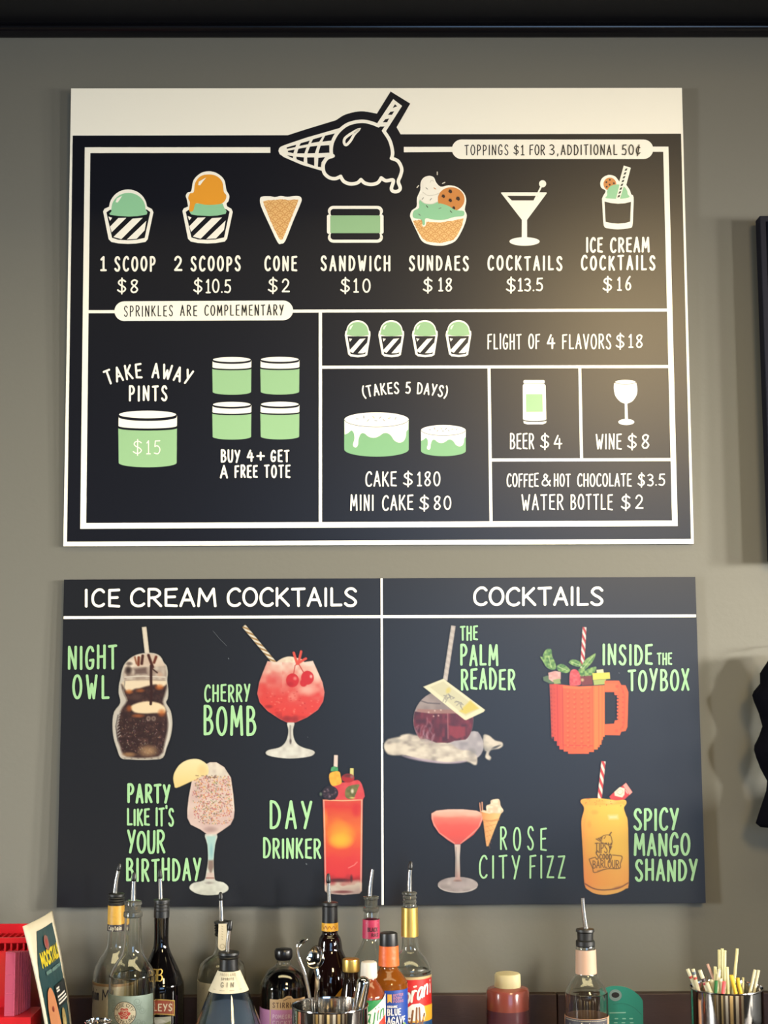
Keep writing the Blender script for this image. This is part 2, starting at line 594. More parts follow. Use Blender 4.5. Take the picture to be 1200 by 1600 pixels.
# ------------------------------------------------------------------ inks
PR = .32
white_i = mat('white ink', (229, 224, 209), PR)
black_i = mat('black ink', (11, 12, 20), PR)
mint_i = mat('mint ink', (134, 186, 143), PR)
mint2_i = mat('pale mint ink', (136, 172, 127), PR)
mint_dim_i = mat('dimmed mint ink', (114, 158, 114), PR)  # darker mint copy for the cakes, offsetting the stronger light there
orange_i = mat('caramel orange ink', (216, 146, 44), PR)
tan_i = mat('waffle tan ink', (216, 174, 112), PR)
tand_i = mat('waffle line ink', (196, 142, 82), PR)
brown_i = mat('cookie brown ink', (190, 122, 60), PR)
chip_i = mat('chocolate chip ink', (50, 30, 24), PR)
cream_i = mat('cream ink', (222, 217, 202), PR)
creamd_i = mat('cream fold ink', (196, 190, 174), PR)
grey_i = mat('thin grey ink', (110, 110, 104), PR)
txt_i = mat('dark pill lettering ink', (30, 30, 30), PR)
lime_i = mat('lettering green ink', (130, 168, 122), PR)

# ------------------------------------------------------------------ upper menu board
BLK = {}


def board_body(name, label, cat, corners, yc, tilt, thick, face_m, edge_m):
    """a thin rigid board hung almost flat against the wall; the four corners are where the photo shows them"""
    n = Vector((0, -math.cos(tilt), -math.sin(tilt)))
    cx = sum(c[0] for c in corners) / 4
    cy = sum(c[1] for c in corners) / 4
    pt = at(cx, cy, yc)
    sh = Sheet(pt, n)
    c = sh.map(np.array([q[0] for q in corners]), np.array([q[1] for q in corners]))
    # square it up: one left x, one right x, one top and one bottom
    up = Vector((0, -math.sin(tilt), math.cos(tilt)))
    x0 = (c[0][0] + c[3][0]) / 2
    x1 = (c[1][0] + c[2][0]) / 2
    v0 = np.array([(Vector(q) - pt).dot(up) for q in c])
    vt, vb = (v0[0] + v0[1]) / 2, (v0[2] + v0[3]) / 2
    root = thing(name, label, cat, tuple(pt + up * vb))
    fr = [Vector((x, pt.y, pt.z)) + up * v for x, v in ((x0, vt), (x1, vt), (x1, vb), (x0, vb))]
    bk = [q - n * thick for q in fr]
    fr2 = [q for q in fr]
    v = [tuple(q) for q in fr2 + bk]
    f = [(3, 2, 1, 0), (4, 5, 6, 7), (0, 1, 5, 4), (1, 2, 6, 5), (2, 3, 7, 6), (3, 0, 4, 7)]
    o = mesh('panel', v, f, [face_m, edge_m], root, [0, 1, 1, 1, 1, 1])
    return root, sh


menu, S1 = board_body('menu_board', 'large black and white price board with a white top band, upper of the two boards',
                      'menu board', [(110, 138), (1065.7, 137.5), (1083.8, 849), (100, 854)], -.016, .01394, .006, white_i, white_i)


def ink(name, label=None, sheet=None, parent=None, dz=.0008):
    f = Flat()
    f._n = (name, label)

    def done():
        o = f.build(name, sheet or S1, parent or menu, dz)
        if label:
            o['label'] = label
        return o
    f.done = done
    return f


# black field with the bump round the logo
f = ink('black_field', None, dz=.0004)
zl = lambda p: Z(420, 130, 5, p)
bump = zl([(150, 407), (170, 400), (300, 358), (525, 290)] + sm([(525, 290), (600, 245), (720, 220), (845, 238)], 5)[1:] + [(952, 65), (1105, 160), (998, 345), (1030, 400)])
f.poly([(113.7, 212)] + bump + [(1064, 209), (1079.7, 842), (104.8, 846.5)], black_i)
f.done()

f = ink('frame_lines', 'white frame and dividing lines')
wl = white_i


def bar(f, x0, y0, x1, y1, w, m):
    f.stroke([(x0, y0), (x1, y1)], w, m, cap=False)


# thick outer frame as closed shapes
f.poly([(132.6, 230.3), (422.5, 230.2), (422.5, 239), (141.3, 239.3), (134.8, 817.3), (1050, 813.5), (1036.2, 237.4), (1015, 237.4), (1015, 229.3), (1044.3, 229.3), (1058.8, 822), (125.4, 826.4)], wl)
f.poly([(631, 229.8), (712, 229.6), (712, 237.6), (631, 238.2)], wl)
f.poly([(138, 484.8), (1042, 482.3), (1042, 487), (138, 489.6)], wl)
f.poly([(498, 488), (503.2, 488), (503.2, 818), (498, 818)], wl)
f.poly([(503, 571.5), (1045, 570.6), (1045, 575.3), (503, 576.4)], wl)
f.poly([(761.6, 575), (766.4, 575), (769.6, 815), (764.8, 815)], wl)
f.poly([(903.5, 574), (908.1, 574), (911, 718), (906.2, 718)], wl)
f.poly([(766, 716.4), (1049, 715.8), (1049, 720.5), (766, 721.3)], wl)
f.done()


def pill(name, x0, x1, y0, y1, dy=0):
    f = ink(name, 'white rounded strip with dark lettering', dz=.0012)
    r = (y1 - y0) / 2
    cy = (y0 + y1) / 2
    f.poly(ell(x0 + r, cy + dy, r, r, 90, 270, 14) + ell(x1 - r, cy - dy, r, r, 270, 450, 14), white_i)
    return f


f = pill('notice_strip', 706, 1020.5, 218.3, 248.8)
for s, a, b in (('TOPPINGS', 725.5, 794.5), ('$1', 802, 819.5), ('FOR', 827, 851.5), ('3,', 858, 873), ('ADDITIONAL', 876, 964.5), ('50c/', 971, 1001)):
    f.text(s, a, b, 226.3, 243, 2.0, txt_i, gap=.5 if len(s) > 4 else .4, jit=.02)
f.done()
f = pill('notice_strip', 179, 458, 470.4, 501.2, .6)
for s, a, b, d in (('SPRINKLES', 193.5, 270.5, .7), ('ARE', 281.5, 308.5, 0), ('COMPLEMENTARY', 319.5, 443.5, -.6)):
    f.text(s, a, b, 477.2 + d, 494.6 + d, 2.0, txt_i, gap=.55, jit=.02, slope=-.006)
f.done()


def words_(name, items, m=white_i, sheet=None, parent=None, jit=.025, label=None):
    f = ink(name, label, sheet, parent)
    for it in items:
        s, a, b, c, d, w = it[:6]
        kw = it[6] if len(it) > 6 else {}
        kw = dict({'jit': jit}, **kw)
        f.text(s, a, b, c, d, w, m, **kw)
    return f.done()


W = 4.0
D = 3.1
wide = {'gap': .62}
words_('lettering', [('1', 156, 167, 400.5, 424.4, W), ('SCOOP', 178.5, 243.5, 400.3, 424.6, W, wide), ('$', 183, 198, 434.4, 459, D), ('8', 203.2, 216.6, 436.6, 458.2, D)])
words_('lettering', [('2', 271.8, 285.2, 400.3, 424.2, W), ('SCOOPS', 297.5, 376.5, 400, 424.4, W, wide), ('$', 302, 317, 434, 459, D), ('10.5', 321, 361.4, 436, 458.2, D, {'gap': .3})])
words_('lettering', [('CONE', 413, 464.6, 399.6, 424, W, wide), ('$', 418.6, 434.4, 434, 459, D), ('2', 440, 453, 435.4, 457.4, D)])
words_('lettering', [('SANDWICH', 500.6, 610.3, 399.4, 424, W, wide), ('$', 531.6, 547.4, 434, 459, D), ('10', 551.6, 579.4, 434.8, 457.4, D, {'gap': .5})])
words_('lettering', [('SUNDAES', 638.6, 732.8, 399.4, 423.6, W, wide), ('$', 660.6, 676.4, 433, 458, D), ('18', 684.4, 706.8, 434.2, 455.8, D)])
words_('lettering', [('COCKTAILS', 761.4, 879, 399.4, 423.2, W, wide), ('$', 790.4, 806.2, 433, 458, D), ('13.5', 808.4, 848.6, 434.2, 455.6, D, {'gap': .3})])
words_('lettering', [('ICE', 915, 942, 370.6, 395, W, {'gap': .5}), ('CREAM', 952.8, 1015.2, 370.6, 395, W, {'gap': .5}), ('COCKTAILS', 907.4, 1024.2, 399, 423, W, wide),
                     ('$', 941.4, 956.8, 432, 457, D), ('16', 963.6, 986.4, 432, 454.4, D, {'gap': .6})])
f = ink('lettering')
f.arc_text('TAKE AWAY', 232, 579, 195, 136, 21, 3.9, white_i, gap=.5)
f.text('PINTS', 201, 262, 602.4, 627.2, 4.0, white_i, gap=.6, jit=.025)
f.done()
words_('lettering', [('BUY', 344.6, 375.8, 702.6, 723.4, 3.5), ('4', 385.4, 397, 702.6, 722, 3.5), ('+', 400.6, 414, 703, 722, 3.5), ('GET', 422.6, 452.4, 702.8, 722.4, 3.5, {'gap': .55}),
                     ('A', 343.6, 356.4, 726.4, 747.4, 3.5), ('FREE', 366.2, 403, 726.6, 747.2, 3.5, {'gap': .5}), ('TOTE', 412.6, 454, 726.4, 747.2, 3.5, {'gap': .55})])
f = ink('lettering')
f.arc_text('(TAKES 5 DAYS)', 632.7, 606, 312, 133, 16.5, 2.9, white_i, gap=.42)
f.done()
words_('lettering', [('CAKE', 570.6, 620, 736, 760.4, 3.0, {'gap': .35}), ('$', 629.6, 645.4, 736, 760.4, 2.8), ('180', 651.2, 688.4, 737, 760, 2.8),
                     ('MINI', 547, 584.4, 772.2, 798, 3.0, {'gap': .5}), ('CAKE', 596.8, 646, 773, 797.6, 3.0, {'gap': .35}), ('$', 654.8, 670.8, 773, 798.4, 2.8), ('80', 677, 705.4, 774.2, 796.6, 2.8)])
words_('lettering', [('FLIGHT', 761.2, 814.8, 521.6, 546.2, 2.8, {'gap': .45}), ('OF', 825.2, 844, 521.6, 545.8, 2.8), ('4', 854, 867.4, 522, 545.6, 3.4), ('FLAVORS', 877.8, 955.2, 521.6, 545.8, 2.8, {'gap': .42}),
                     ('$', 961.6, 976, 521, 546, 2.8), ('18', 981.2, 1004.4, 521.6, 543.6, 2.8)])
words_('lettering', [('BEER', 796.4, 834.8, 677.4, 702.6, 2.8, {'gap': .38}), ('$', 843.8, 858.6, 677.2, 702.2, 2.8), ('4', 864.8, 878.4, 679.6, 702, 2.8)])
words_('lettering', [('WINE', 930.6, 971.4, 677.6, 702.4, 2.8, {'gap': .4}), ('$', 979.8, 995.2, 677.4, 702.6, 2.8), ('8', 1001.8, 1014.8, 678.6, 701.6, 2.8)])
words_('lettering', [('COFFEE', 791.4, 841.6, 739.6, 761.2, 2.6, {'gap': .35}), ('&', 845.6, 860.8, 740.2, 760.4, 2.6), ('HOT', 864.8, 891.4, 740, 761, 2.6, {'gap': .4}), ('CHOCOLATE', 901.6, 987, 739.6, 760.8, 2.6, {'gap': .36}),
                     ('$', 996, 1008, 739.4, 761, 2.6), ('3.5', 1011, 1039.2, 740, 759.6, 2.6, {'gap': .3}),
                     ('WATER', 814.6, 880.4, 772, 797.4, 2.8, {'gap': .4}), ('BOTTLE', 891, 957.4, 772, 797, 2.8, {'gap': .45}), ('$', 969.8, 985.4, 771.6, 797.4, 2.8), ('2', 992, 1005, 773, 795.2, 2.8)])

# --- logo
f = ink('ice_cream_cone_logo', 'white outline drawing of a tipped cone with a straw', dz=.0010)
w5 = 5.4
f.poly(zl(sm([(75, 530), (90, 500), (150, 475)], 4) + [(300, 425), (560, 350), (520, 430), (490, 520), (500, 575), (440, 620), (430, 690), (260, 640), (120, 580)] + [(85, 555)]), white_i)
for q in ([(140, 503), (215, 482), (208, 500), (140, 515)], [(250, 470), (320, 450), (308, 478), (238, 492)], [(345, 440), (420, 418), (395, 458), (330, 470)], [(440, 412), (520, 393), (490, 450), (418, 458)],
          [(148, 530), (202, 520), (192, 548), (150, 540)], [(232, 514), (296, 502), (278, 550), (220, 550)], [(322, 498), (380, 490), (360, 548), (302, 550)], [(405, 490), (472, 485), (474, 545), (388, 548)],
          [(140, 565), (190, 572), (188, 588)], [(215, 575), (275, 582), (272, 618), (218, 596)], [(300, 582), (355, 582), (355, 648), (302, 628)], [(388, 585), (440, 580), (412, 620), (406, 658), (384, 655)]):
    f.poly(zl(q), black_i)
scoop_body = zl(sm([(490, 575), (490, 470), (540, 375), (620, 318), (720, 297), (820, 318), (890, 365), (945, 450), (965, 560), (955, 592), (1005, 610), (1035, 665), (1025, 725), (1000, 752), (1000, 790), (985, 800), (970, 757), (920, 765), (878, 745), (850, 783), (800, 793), (750, 783), (720, 757), (690, 783), (640, 790), (590, 770), (562, 735), (520, 750), (465, 730), (428, 680), (428, 630), (455, 590)], 2, True))
f.poly(scoop_body, black_i)
f.lift()
f.stroke(zl(sm([(878, 343), (800, 312), (720, 300), (620, 322), (545, 380), (500, 455), (487, 520), (492, 575)], 6)), w5, white_i)
f.stroke(zl(sm([(503, 570), (455, 590), (426, 640), (432, 700), (470, 738), (518, 748), (562, 730)], 6)), w5, white_i)
f.stroke(zl(sm([(562, 735), (590, 772), (640, 789), (692, 780), (720, 755)], 6)), w5, white_i)
f.stroke(zl(sm([(720, 755), (750, 782), (800, 793), (850, 780), (878, 745)], 6)), w5, white_i)
f.stroke(zl(sm([(878, 742), (915, 764), (965, 757), (972, 775), (958, 820), (965, 842), (992, 850), (1020, 838), (1026, 815), (1012, 770), (1030, 720), (1038, 670), (1010, 612), (958, 588)], 5)), w5, white_i)
f.stroke(zl(sm([(895, 370), (945, 450), (967, 540), (960, 590)], 6)), w5, white_i)
f.poly(zl([(972, 127), (1041, 180), (915, 378), (845, 318)]), white_i)
for q in ([(985, 167), (1004, 183), (968, 196)], [(950, 226), (980, 222), (962, 250), (930, 250)], [(910, 284), (940, 278), (924, 308), (890, 308)], [(870, 341), (905, 340), (880, 376), (850, 356)]):
    f.poly(zl(q), black_i)
f.lift()
f.stroke(zl(sm([(712, 358), (650, 392), (598, 430), (588, 465), (605, 485), (640, 450), (670, 400), (712, 358)], 5)), 4.2, white_i)
f.done()


# --- cups
def cup(name, dx, dy, two, label):
    f = ink(name, label)
    z = lambda p: Z(120 + dx, 250 + dy, 4.615, p)
    # white silhouette of the paper cup and scoop
    cupw = [(190, 372), (200, 352), (240, 335), (505, 335), (543, 355), (553, 378), (512, 572), (495, 592), (430, 603), (370, 606), (300, 602), (250, 592), (230, 572)]
    f.poly(z(cupw), white_i)
    if not two:
        f.poly(z(ell(370, 348, 137, 135, 150, 390, 26)), white_i)
    else:
        f.poly(z(sm([(232, 345), (222, 290), (214, 262), (228, 238), (254, 226), (270, 150), (320, 100), (380, 85), (440, 100), (490, 145), (508, 222), (528, 260), (522, 300), (508, 318), (515, 345)], 4)), white_i)
    f.poly(z([(214, 378), (240, 360), (505, 358), (530, 376), (490, 562), (430, 576), (370, 580), (300, 576), (255, 562)]), black_i)
    if not two:
        g = [(235, 388), (250, 372), (250, 345)] + ell(373, 350, 122, 112, 180, 360, 24) + [(497, 360), (510, 378), (505, 394), (440, 406), (375, 409), (300, 405), (240, 396)]
        f.poly(z(g), mint_i)
        hl = [(280, 305), (290, 278), (328, 258), (312, 285), (295, 308)]
    else:
        f.poly(z([(262, 345), (275, 318), (480, 318), (492, 350), (508, 372), (502, 392), (440, 405), (385, 408), (300, 404), (252, 396), (242, 378)]), mint_i)
        o = sm([(272, 235), (282, 170), (320, 122), (380, 108), (440, 122), (478, 165), (488, 232), (506, 258), (500, 292), (472, 318), (412, 327), (355, 327), (305, 317), (282, 322), (268, 368), (245, 376), (238, 362), (244, 310), (232, 280), (244, 246)], 4, True)
        f.poly(z(o), orange_i)
        hl = [(303, 185), (308, 160), (362, 130), (335, 162), (318, 186)]
    f.poly(z(hl), white_i)
    for q in ([(228, 408), (256, 418), (240, 440)], [(240, 482), (300, 420), (358, 418), (252, 523)], [(265, 556), (402, 424), (476, 418), (322, 572)], [(362, 574), (502, 440), (490, 508), (432, 570)]):
        f.poly(z(q), white_i)
    return f.done()


cup('scoop_picture', 0, 0, False, 'one mint scoop in a striped cup')
cup('scoop_picture', 572 / 4.615, -3 / 4.615, True, 'orange scoop over a mint scoop in a striped cup')


def small_cup(k):
    f = ink('sample_cup_picture', 'small striped cup with a pale mint scoop')
    z = lambda p: Z(480 + 52.5 * k, 460 - .1 * k, 3.75, p)
    f.poly(z([(220, 240), (224, 216), (240, 205), (355, 205), (370, 218), (371, 238), (352, 356), (335, 365), (297, 369), (255, 364), (240, 352)]), white_i)
    f.poly(z(ell(296, 215, 66, 63, 160, 380, 22)), white_i)
    f.poly(z([(236, 246), (357, 246), (340, 350), (297, 356), (254, 350)]), black_i)
    f.poly(z([(230, 236), (236, 218)] + ell(296, 215, 60, 53, 180, 360, 20) + [(358, 222), (362, 238), (330, 244), (297, 246), (262, 244)]), mint2_i)
    f.poly(z([(247, 205), (252, 188), (270, 178), (262, 192), (255, 206)]), mat('pale glint ink', (205, 232, 200), PR))
    for q in ([(245, 258), (264, 262), (250, 278)], [(250, 326), (308, 262), (342, 258), (268, 344), (252, 336)], [(296, 346), (350, 284), (342, 338), (330, 346)]):
        f.poly(z(q), white_i)
    f.done()


for k in range(4):
    small_cup(k)


def scales(f, clip, x0, x1, y0, y1, r, w, m, rot=0):
    """rows of fish-scale arcs of a waffle, kept inside a shape"""
    row = 0
    y = y0
    while y < y1 + r:
        x = x0 + (r if row % 2 else 0)
        while x < x1 + r:
            for rr in (r, r * .55):
                run = []
                for p in ell(x, y, rr, rr, 180, 360, 12):
                    if inside(p, clip):
                        run.append(p)
                    else:
                        if len(run) > 2:
                            f.stroke(run, w, m)
                        run = []
                if len(run) > 2:
                    f.stroke(run, w, m)
            x += 2 * r
        y += r * .8
        row += 1


f = ink('waffle_cone_picture', 'tan waffle cone')
z = lambda p: Z(390, 280, 4.615, p)
f.poly(z(sm([(76, 140), (95, 125), (150, 124), (185, 130), (225, 121), (270, 128), (320, 122), (360, 124), (376, 145), (365, 185), (312, 310), (258, 445), (228, 466), (202, 455), (140, 325), (82, 195)], 3, True)), white_i)
inner = z([(96, 162), (130, 152), (190, 150), (225, 145), (270, 152), (352, 147), (345, 172), (290, 310), (240, 432), (226, 440), (212, 428), (150, 300)])
f.poly(inner, tan_i)
f.lift()
scales(f, inner, 408, 470, 314, 372, 7.4, 1.4, tand_i)
f.done()

f = ink('ice_cream_sandwich_picture', 'mint ice cream sandwich')


def rrect(x0, x1, y0, y1, r):
    return ell(x1 - r, y0 + r, r, r, 270, 360, 5) + ell(x1 - r, y1 - r, r, r, 0, 90, 5) + ell(x0 + r, y1 - r, r, r, 90, 180, 5) + ell(x0 + r, y0 + r, r, r, 180, 270, 5)


f.poly(z(rrect(564, 962, 193, 268, 40)), white_i)
f.poly(z(rrect(558, 966, 256, 395, 14)), white_i)
f.poly(z(rrect(564, 962, 384, 459, 40)), white_i)
f.poly(z(rrect(584, 940, 215, 270, 22)), black_i)
f.poly(z(rrect(584, 940, 382, 437, 22)), black_i)
f.poly(z(rrect(582, 942, 262, 390, 8)), mint2_i)
f.done()

f = ink('sundae_picture', 'sundae with whipped cream and a cookie in a waffle bowl')
z = lambda p: Z(620, 260, 4.444, p)
f.poly(z(sm([(93, 335), (105, 305), (137, 280), (140, 220), (163, 165), (165, 115), (185, 80), (225, 66), (258, 78), (272, 110), (305, 142), (360, 132), (420, 145), (468, 188), (482, 240), (472, 300), (486, 340), (472, 400), (440, 470), (405, 520), (350, 545), (300, 552), (230, 545), (175, 520), (140, 455), (98, 365)], 3, True)), white_i)
bowl = z([(112, 378), (170, 372), (195, 385), (300, 390), (380, 380), (464, 360), (452, 415), (425, 470), (393, 512), (300, 534), (210, 524), (178, 500), (140, 440)])
f.poly(bowl, tan_i)
f.lift()
scales(f, bowl, 645, 726, 342, 382, 7.0, 1.4, tand_i)
f.poly(z(sm([(180, 385), (176, 412), (188, 420), (202, 408), (205, 385)], 4)), white_i)
f.poly(z(sm([(110, 345), (118, 310), (155, 288), (158, 235), (220, 240), (300, 250), (365, 275), (420, 305), (465, 312), (462, 345), (400, 352), (330, 372), (260, 372), (200, 362), (195, 402), (180, 408), (170, 370), (125, 362)], 3, True)), mint_i)
f.poly(z(ell(377, 230, 93, 84, n=32)), brown_i)
f.poly(z(sm([(285, 262), (345, 270), (420, 310), (455, 316), (455, 330), (300, 330)], 3, True)), mint_i)
f.poly(z(sm([(172, 120), (187, 85), (225, 72), (258, 88), (266, 122), (305, 152), (285, 195), (282, 245), (240, 262), (190, 255), (158, 228), (158, 200), (182, 178)], 4, True)), cream_i)
f.lift()
f.stroke(z(sm([(182, 182), (215, 203), (260, 200), (288, 190)], 5)), 1.2, creamd_i)
f.stroke(z(sm([(232, 112), (240, 98), (256, 104)], 5)), 1.2, creamd_i)
f.stroke(z(sm([(160, 232), (195, 258), (245, 262), (284, 246)], 5)), 1.0, creamd_i)
for cx, cy, r in ((371, 176, 14), (323, 209, 13), (425, 226, 15), (371, 238, 13), (396, 290, 11)):
    f.poly(z([(cx - r * .6, cy - r), (cx + r * .5, cy - r * .9), (cx + r, cy + r * .3), (cx + r * .3, cy + r), (cx - r, cy + r * .2)]), chip_i)
f.lift()
for x, y, a, c in ((208, 155, 40, grey_i), (264, 155, 30, brown_i), (180, 225, -50, grey_i), (236, 230, -50, grey_i), (210, 280, 50, chip_i), (300, 292, -20, grey_i), (158, 337, 40, grey_i), (376, 316, 45, chip_i)):
    dx, dy = 8 * math.cos(math.radians(a)), 8 * math.sin(math.radians(a))
    f.stroke(z([(x - dx, y - dy), (x + dx, y + dy)]), 1.0, c)
for x, y, a in ((281, 50, 90), (325, 117, -25), (146, 142, -50)):
    dx, dy = 9 * math.cos(math.radians(a)), 9 * math.sin(math.radians(a))
    f.stroke(z([(x - dx, y - dy), (x + dx, y + dy)]), 1.6, creamd_i)
f.done()

f = ink('martini_picture', 'white martini glass with a stirring pick')
f.poly(z([(722, 184), (728, 181), (1038, 181), (1042, 186), (904, 372), (904, 500), (867, 500), (868, 372)]), white_i)
f.poly(z(ell(887, 522, 105, 30)), white_i)
f.poly(z([(766, 205), (980, 205), (956, 237), (798, 237)]), black_i)
f.lift()
f.stroke(z([(1012, 122), (955, 238)]), 2.6, white_i)
f.poly(z(ell(1012, 122, 25)), white_i)
f.done()

f = ink('cocktail_picture', 'tumbler with mint ice cream, a cookie and a striped straw')
z = lambda p: Z(880, 210, 5.714, p)
f.poly(z(sm([(346, 575), (356, 550), (378, 505), (340, 478), (330, 435), (345, 395), (380, 370), (420, 363), (465, 378), (500, 422)], 4) + [(540, 279), (603, 299), (563, 452)] + sm([(563, 452), (595, 500), (606, 535), (628, 562), (624, 700), (618, 815), (590, 838), (490, 849), (400, 840), (362, 815), (352, 690)], 3)), white_i)
f.poly(z([(368, 600), (425, 614), (490, 620), (550, 616), (605, 603), (597, 780), (550, 793), (490, 798), (430, 793), (378, 782)]), black_i)
f.poly(z(ell(416, 445, 57, 58)), brown_i)
for cx, cy in ((416, 407), (385, 428), (452, 438), (414, 450), (388, 470)):
    f.poly(z(ell(cx, cy, 9, 9, n=8)), chip_i)
f.poly(z(sm([(376, 568), (392, 545), (392, 505), (420, 465), (480, 448), (540, 465), (570, 505), (575, 535), (592, 560), (540, 574), (480, 577), (420, 575)], 4, True)), mint_i)
f.poly(z([(540, 300), (586, 310), (505, 578), (470, 578)]), white_i)
for i in range(8):
    t = i / 7.6
    x, y = 562 - 70 * t, 315 + 258 * t
    f.poly(z([(x - 8, y - 6), (x + 12, y - 12), (x + 4, y + 10), (x - 16, y + 14)]), mat('dark straw stripe ink', (38, 52, 44), PR))
f.done()


def jar(x0, x1, yt, yb, big):
    """paper pint with a white lid: x0..x1, top of the lid ellipse yt to bottom yb"""
    f = ink('pint_picture', 'large mint pint marked $15' if big else 'mint green pint with a white lid')
    cx, rx = (x0 + x1) / 2, (x1 - x0) / 2
    h = yb - yt
    e = h * .07
    lid = yt + e
    yl, ys = yt + h * .27, yt + h * .31
    f.poly([(x0, ys)] + ell(cx, ys, rx, e * .6, 180, 0, 20)[1:-1] + [(x1, ys), (x1 - .4, yb - e * 1.1)] + ell(cx, yb - e * 1.1, rx - .6, e * 1.1, 0, 180, 20), mint2_i)
    f.poly([(x0 + .5, lid + e * .1)] + ell(cx, lid + e * .6, rx - .5, e, 180, 0, 20) + [(x1 + .2, lid + e * .1), (x1, yl)] + ell(cx, yl, rx - .2, e * .65, 0, 180, 20), white_i)
    f.poly(ell(cx, lid, rx - 1, e, n=32), white_i)
    f.lift()
    f.stroke(ell(cx, lid, rx - .6, e, 178, 2, 24), 1.0, black_i)
    f.stroke(ell(cx, yl + h * .012, rx, e * .65, 180, 0, 24), 2.2 if big else 1.4, black_i)
    if big:
        f.text('$', 207.6, 222.4, 686.6, 711.2, 1.9, white_i)
        f.text('15', 228, 251, 688, 710, 1.9, white_i)
    f.done()


jar(185, 276.6, 641.8, 730.2, True)
for dx in (0, 75):
    for dy in (0, 70):
        jar(331.8 + dx, 392.8 + dx, 558 + dy - (.3 if dx else 0), 617 + dy - (.3 if dx else 0), False)


def cake(cx, yt, yb, rx, ry, s, label):
    f = ink('cake_picture', label)
    top = yt + ry
    bot = yb - ry
    f.poly([(cx - rx, top)] + [(cx + rx, top), (cx + rx, bot)] + ell(cx, bot, rx, ry, 0, 180, 24), mint_dim_i)
    z = lambda p: [(cx + x * s, top + y * s) for x, y in p]
    drip = [(-215, 0), (-213, 100)] + sm([(-213, 100), (-190, 90), (-168, 73), (-152, 90), (-148, 130), (-158, 170), (-142, 187), (-125, 172), (-120, 130), (-105, 95), (-82, 92), (-55, 113), (-20, 122), (15, 112), (45, 92), (70, 90), (95, 105), (120, 140), (150, 154), (180, 145), (196, 115), (200, 80), (213, 65)], 4) + [(215, 0)]
    f.poly(z(drip), white_i)
    f.poly(ell(cx, top, rx, ry, n=36), white_i)
    f.lift()
    f.stroke(ell(cx, top, rx - .4, ry, 176, 4, 24), .9, grey_i)
    for x, y, a, c in ((-130, -5, 10, 0), (-85, -18, 80, 1), (-57, 5, -50, 0), (-20, -16, 50, 2), (25, -14, -45, 1), (-4, 8, 10, 0), (50, 4, 45, 0), (85, -10, -20, 2), (127, -8, -60, 0)):
        dx, dy = 8 * math.cos(math.radians(a)), 8 * math.sin(math.radians(a))
        f.stroke(z([(x - dx, y - dy), (x + dx, y + dy)]), .95, (grey_i, chip_i, tand_i)[c])
    f.done()


cake(588.3, 644.4, 713.6, 50.4, 11.4, 1 / 4.286, 'large cake with dripping white icing')
cake(692.8, 664.2, 712.8, 35, 8.2, .70 / 4.286, 'small cake with dripping white icing')

f = ink('can_picture', 'white beer can with a mint square')
z = lambda p: Z(760, 570, 4, p)
f.poly(z(rrect(231, 364, 96, 117, 8)), white_i)
f.poly(z([(234, 119), (362, 119), (370, 130), (374, 340)] + ell(301, 340, 73, 12, 0, 180, 12) + [(228, 340), (227, 130)]), white_i)
f.poly(z([(230, 350)] + ell(303, 350, 73, 8, 180, 0, 12) + [(376, 350), (372, 364), (350, 373), (255, 373), (234, 366)]), white_i)
f.lift()
f.stroke(z(ell(302, 341, 73, 12, 175, 5, 14)), .9, grey_i)
f.poly(z([(247, 184), (350, 184), (352, 295), (248, 296)]), mint2_i)
f.done()

f = ink('wine_glass_picture', 'white wine glass')
f.poly(z(sm([(798, 115), (796, 150), (806, 195), (835, 230), (864, 243)], 4) + [(866, 340), (884, 340), (880, 243)] + sm([(880, 243), (912, 228), (938, 190), (943, 150), (936, 112)], 4)), white_i)
f.poly(z(ell(868, 107, 63, 12)), white_i)
f.poly(z(ell(874, 358, 50, 19)), white_i)
f.lift()
f.stroke(z(ell(868, 108, 67, 14, 170, 10, 16)), .9, grey_i)
f.done()

# ------------------------------------------------------------------ lower drinks board
B2 = (20, 21, 25)
board2_i = mat('charcoal print', B2, PR)
drinks, S2 = board_body('menu_board', 'lower charcoal board with colour photographs of cocktails, hung just above the bottles', 'menu board',
                        [(101, 905), (1085.5, 902), (1103.8, 1411.5), (87.5, 1417.5)], -.016, -.01394, .006, board2_i, board2_i)
f = ink('frame_lines', 'thin white dividing lines', S2, drinks, .0006)
f.poly([(99.6, 962.8), (1087.2, 960), (1087.5, 964.4), (99.4, 967.2)], white_i)
f.poly([(594.6, 903.6), (597.9, 903.6), (599.6, 1413.8), (596.2, 1413.8)], white_i)
f.done()
hd = {'gap': .22, 'jit': .012}
words_('heading', [('ICE', 131, 188, 919.6, 949.2, 5.0, {'gap': .3, 'jit': .01}), ('CREAM', 203, 339, 918.6, 949, 5.0, hd), ('COCKTAILS', 354, 558.6, 917.8, 948.4, 5.0, hd)], white_i, S2, drinks)
words_('heading', [('COCKTAILS', 739, 943.4, 916.6, 947, 5.0, hd)], white_i, S2, drinks)


def lime(*items, w=5.0):
    words_('lettering', [it[:5] + ((it[5] if len(it) > 5 else w), dict({'gap': .45}, **(it[6] if len(it) > 6 else {}))) for it in items], lime_i, S2, drinks, jit=.03)


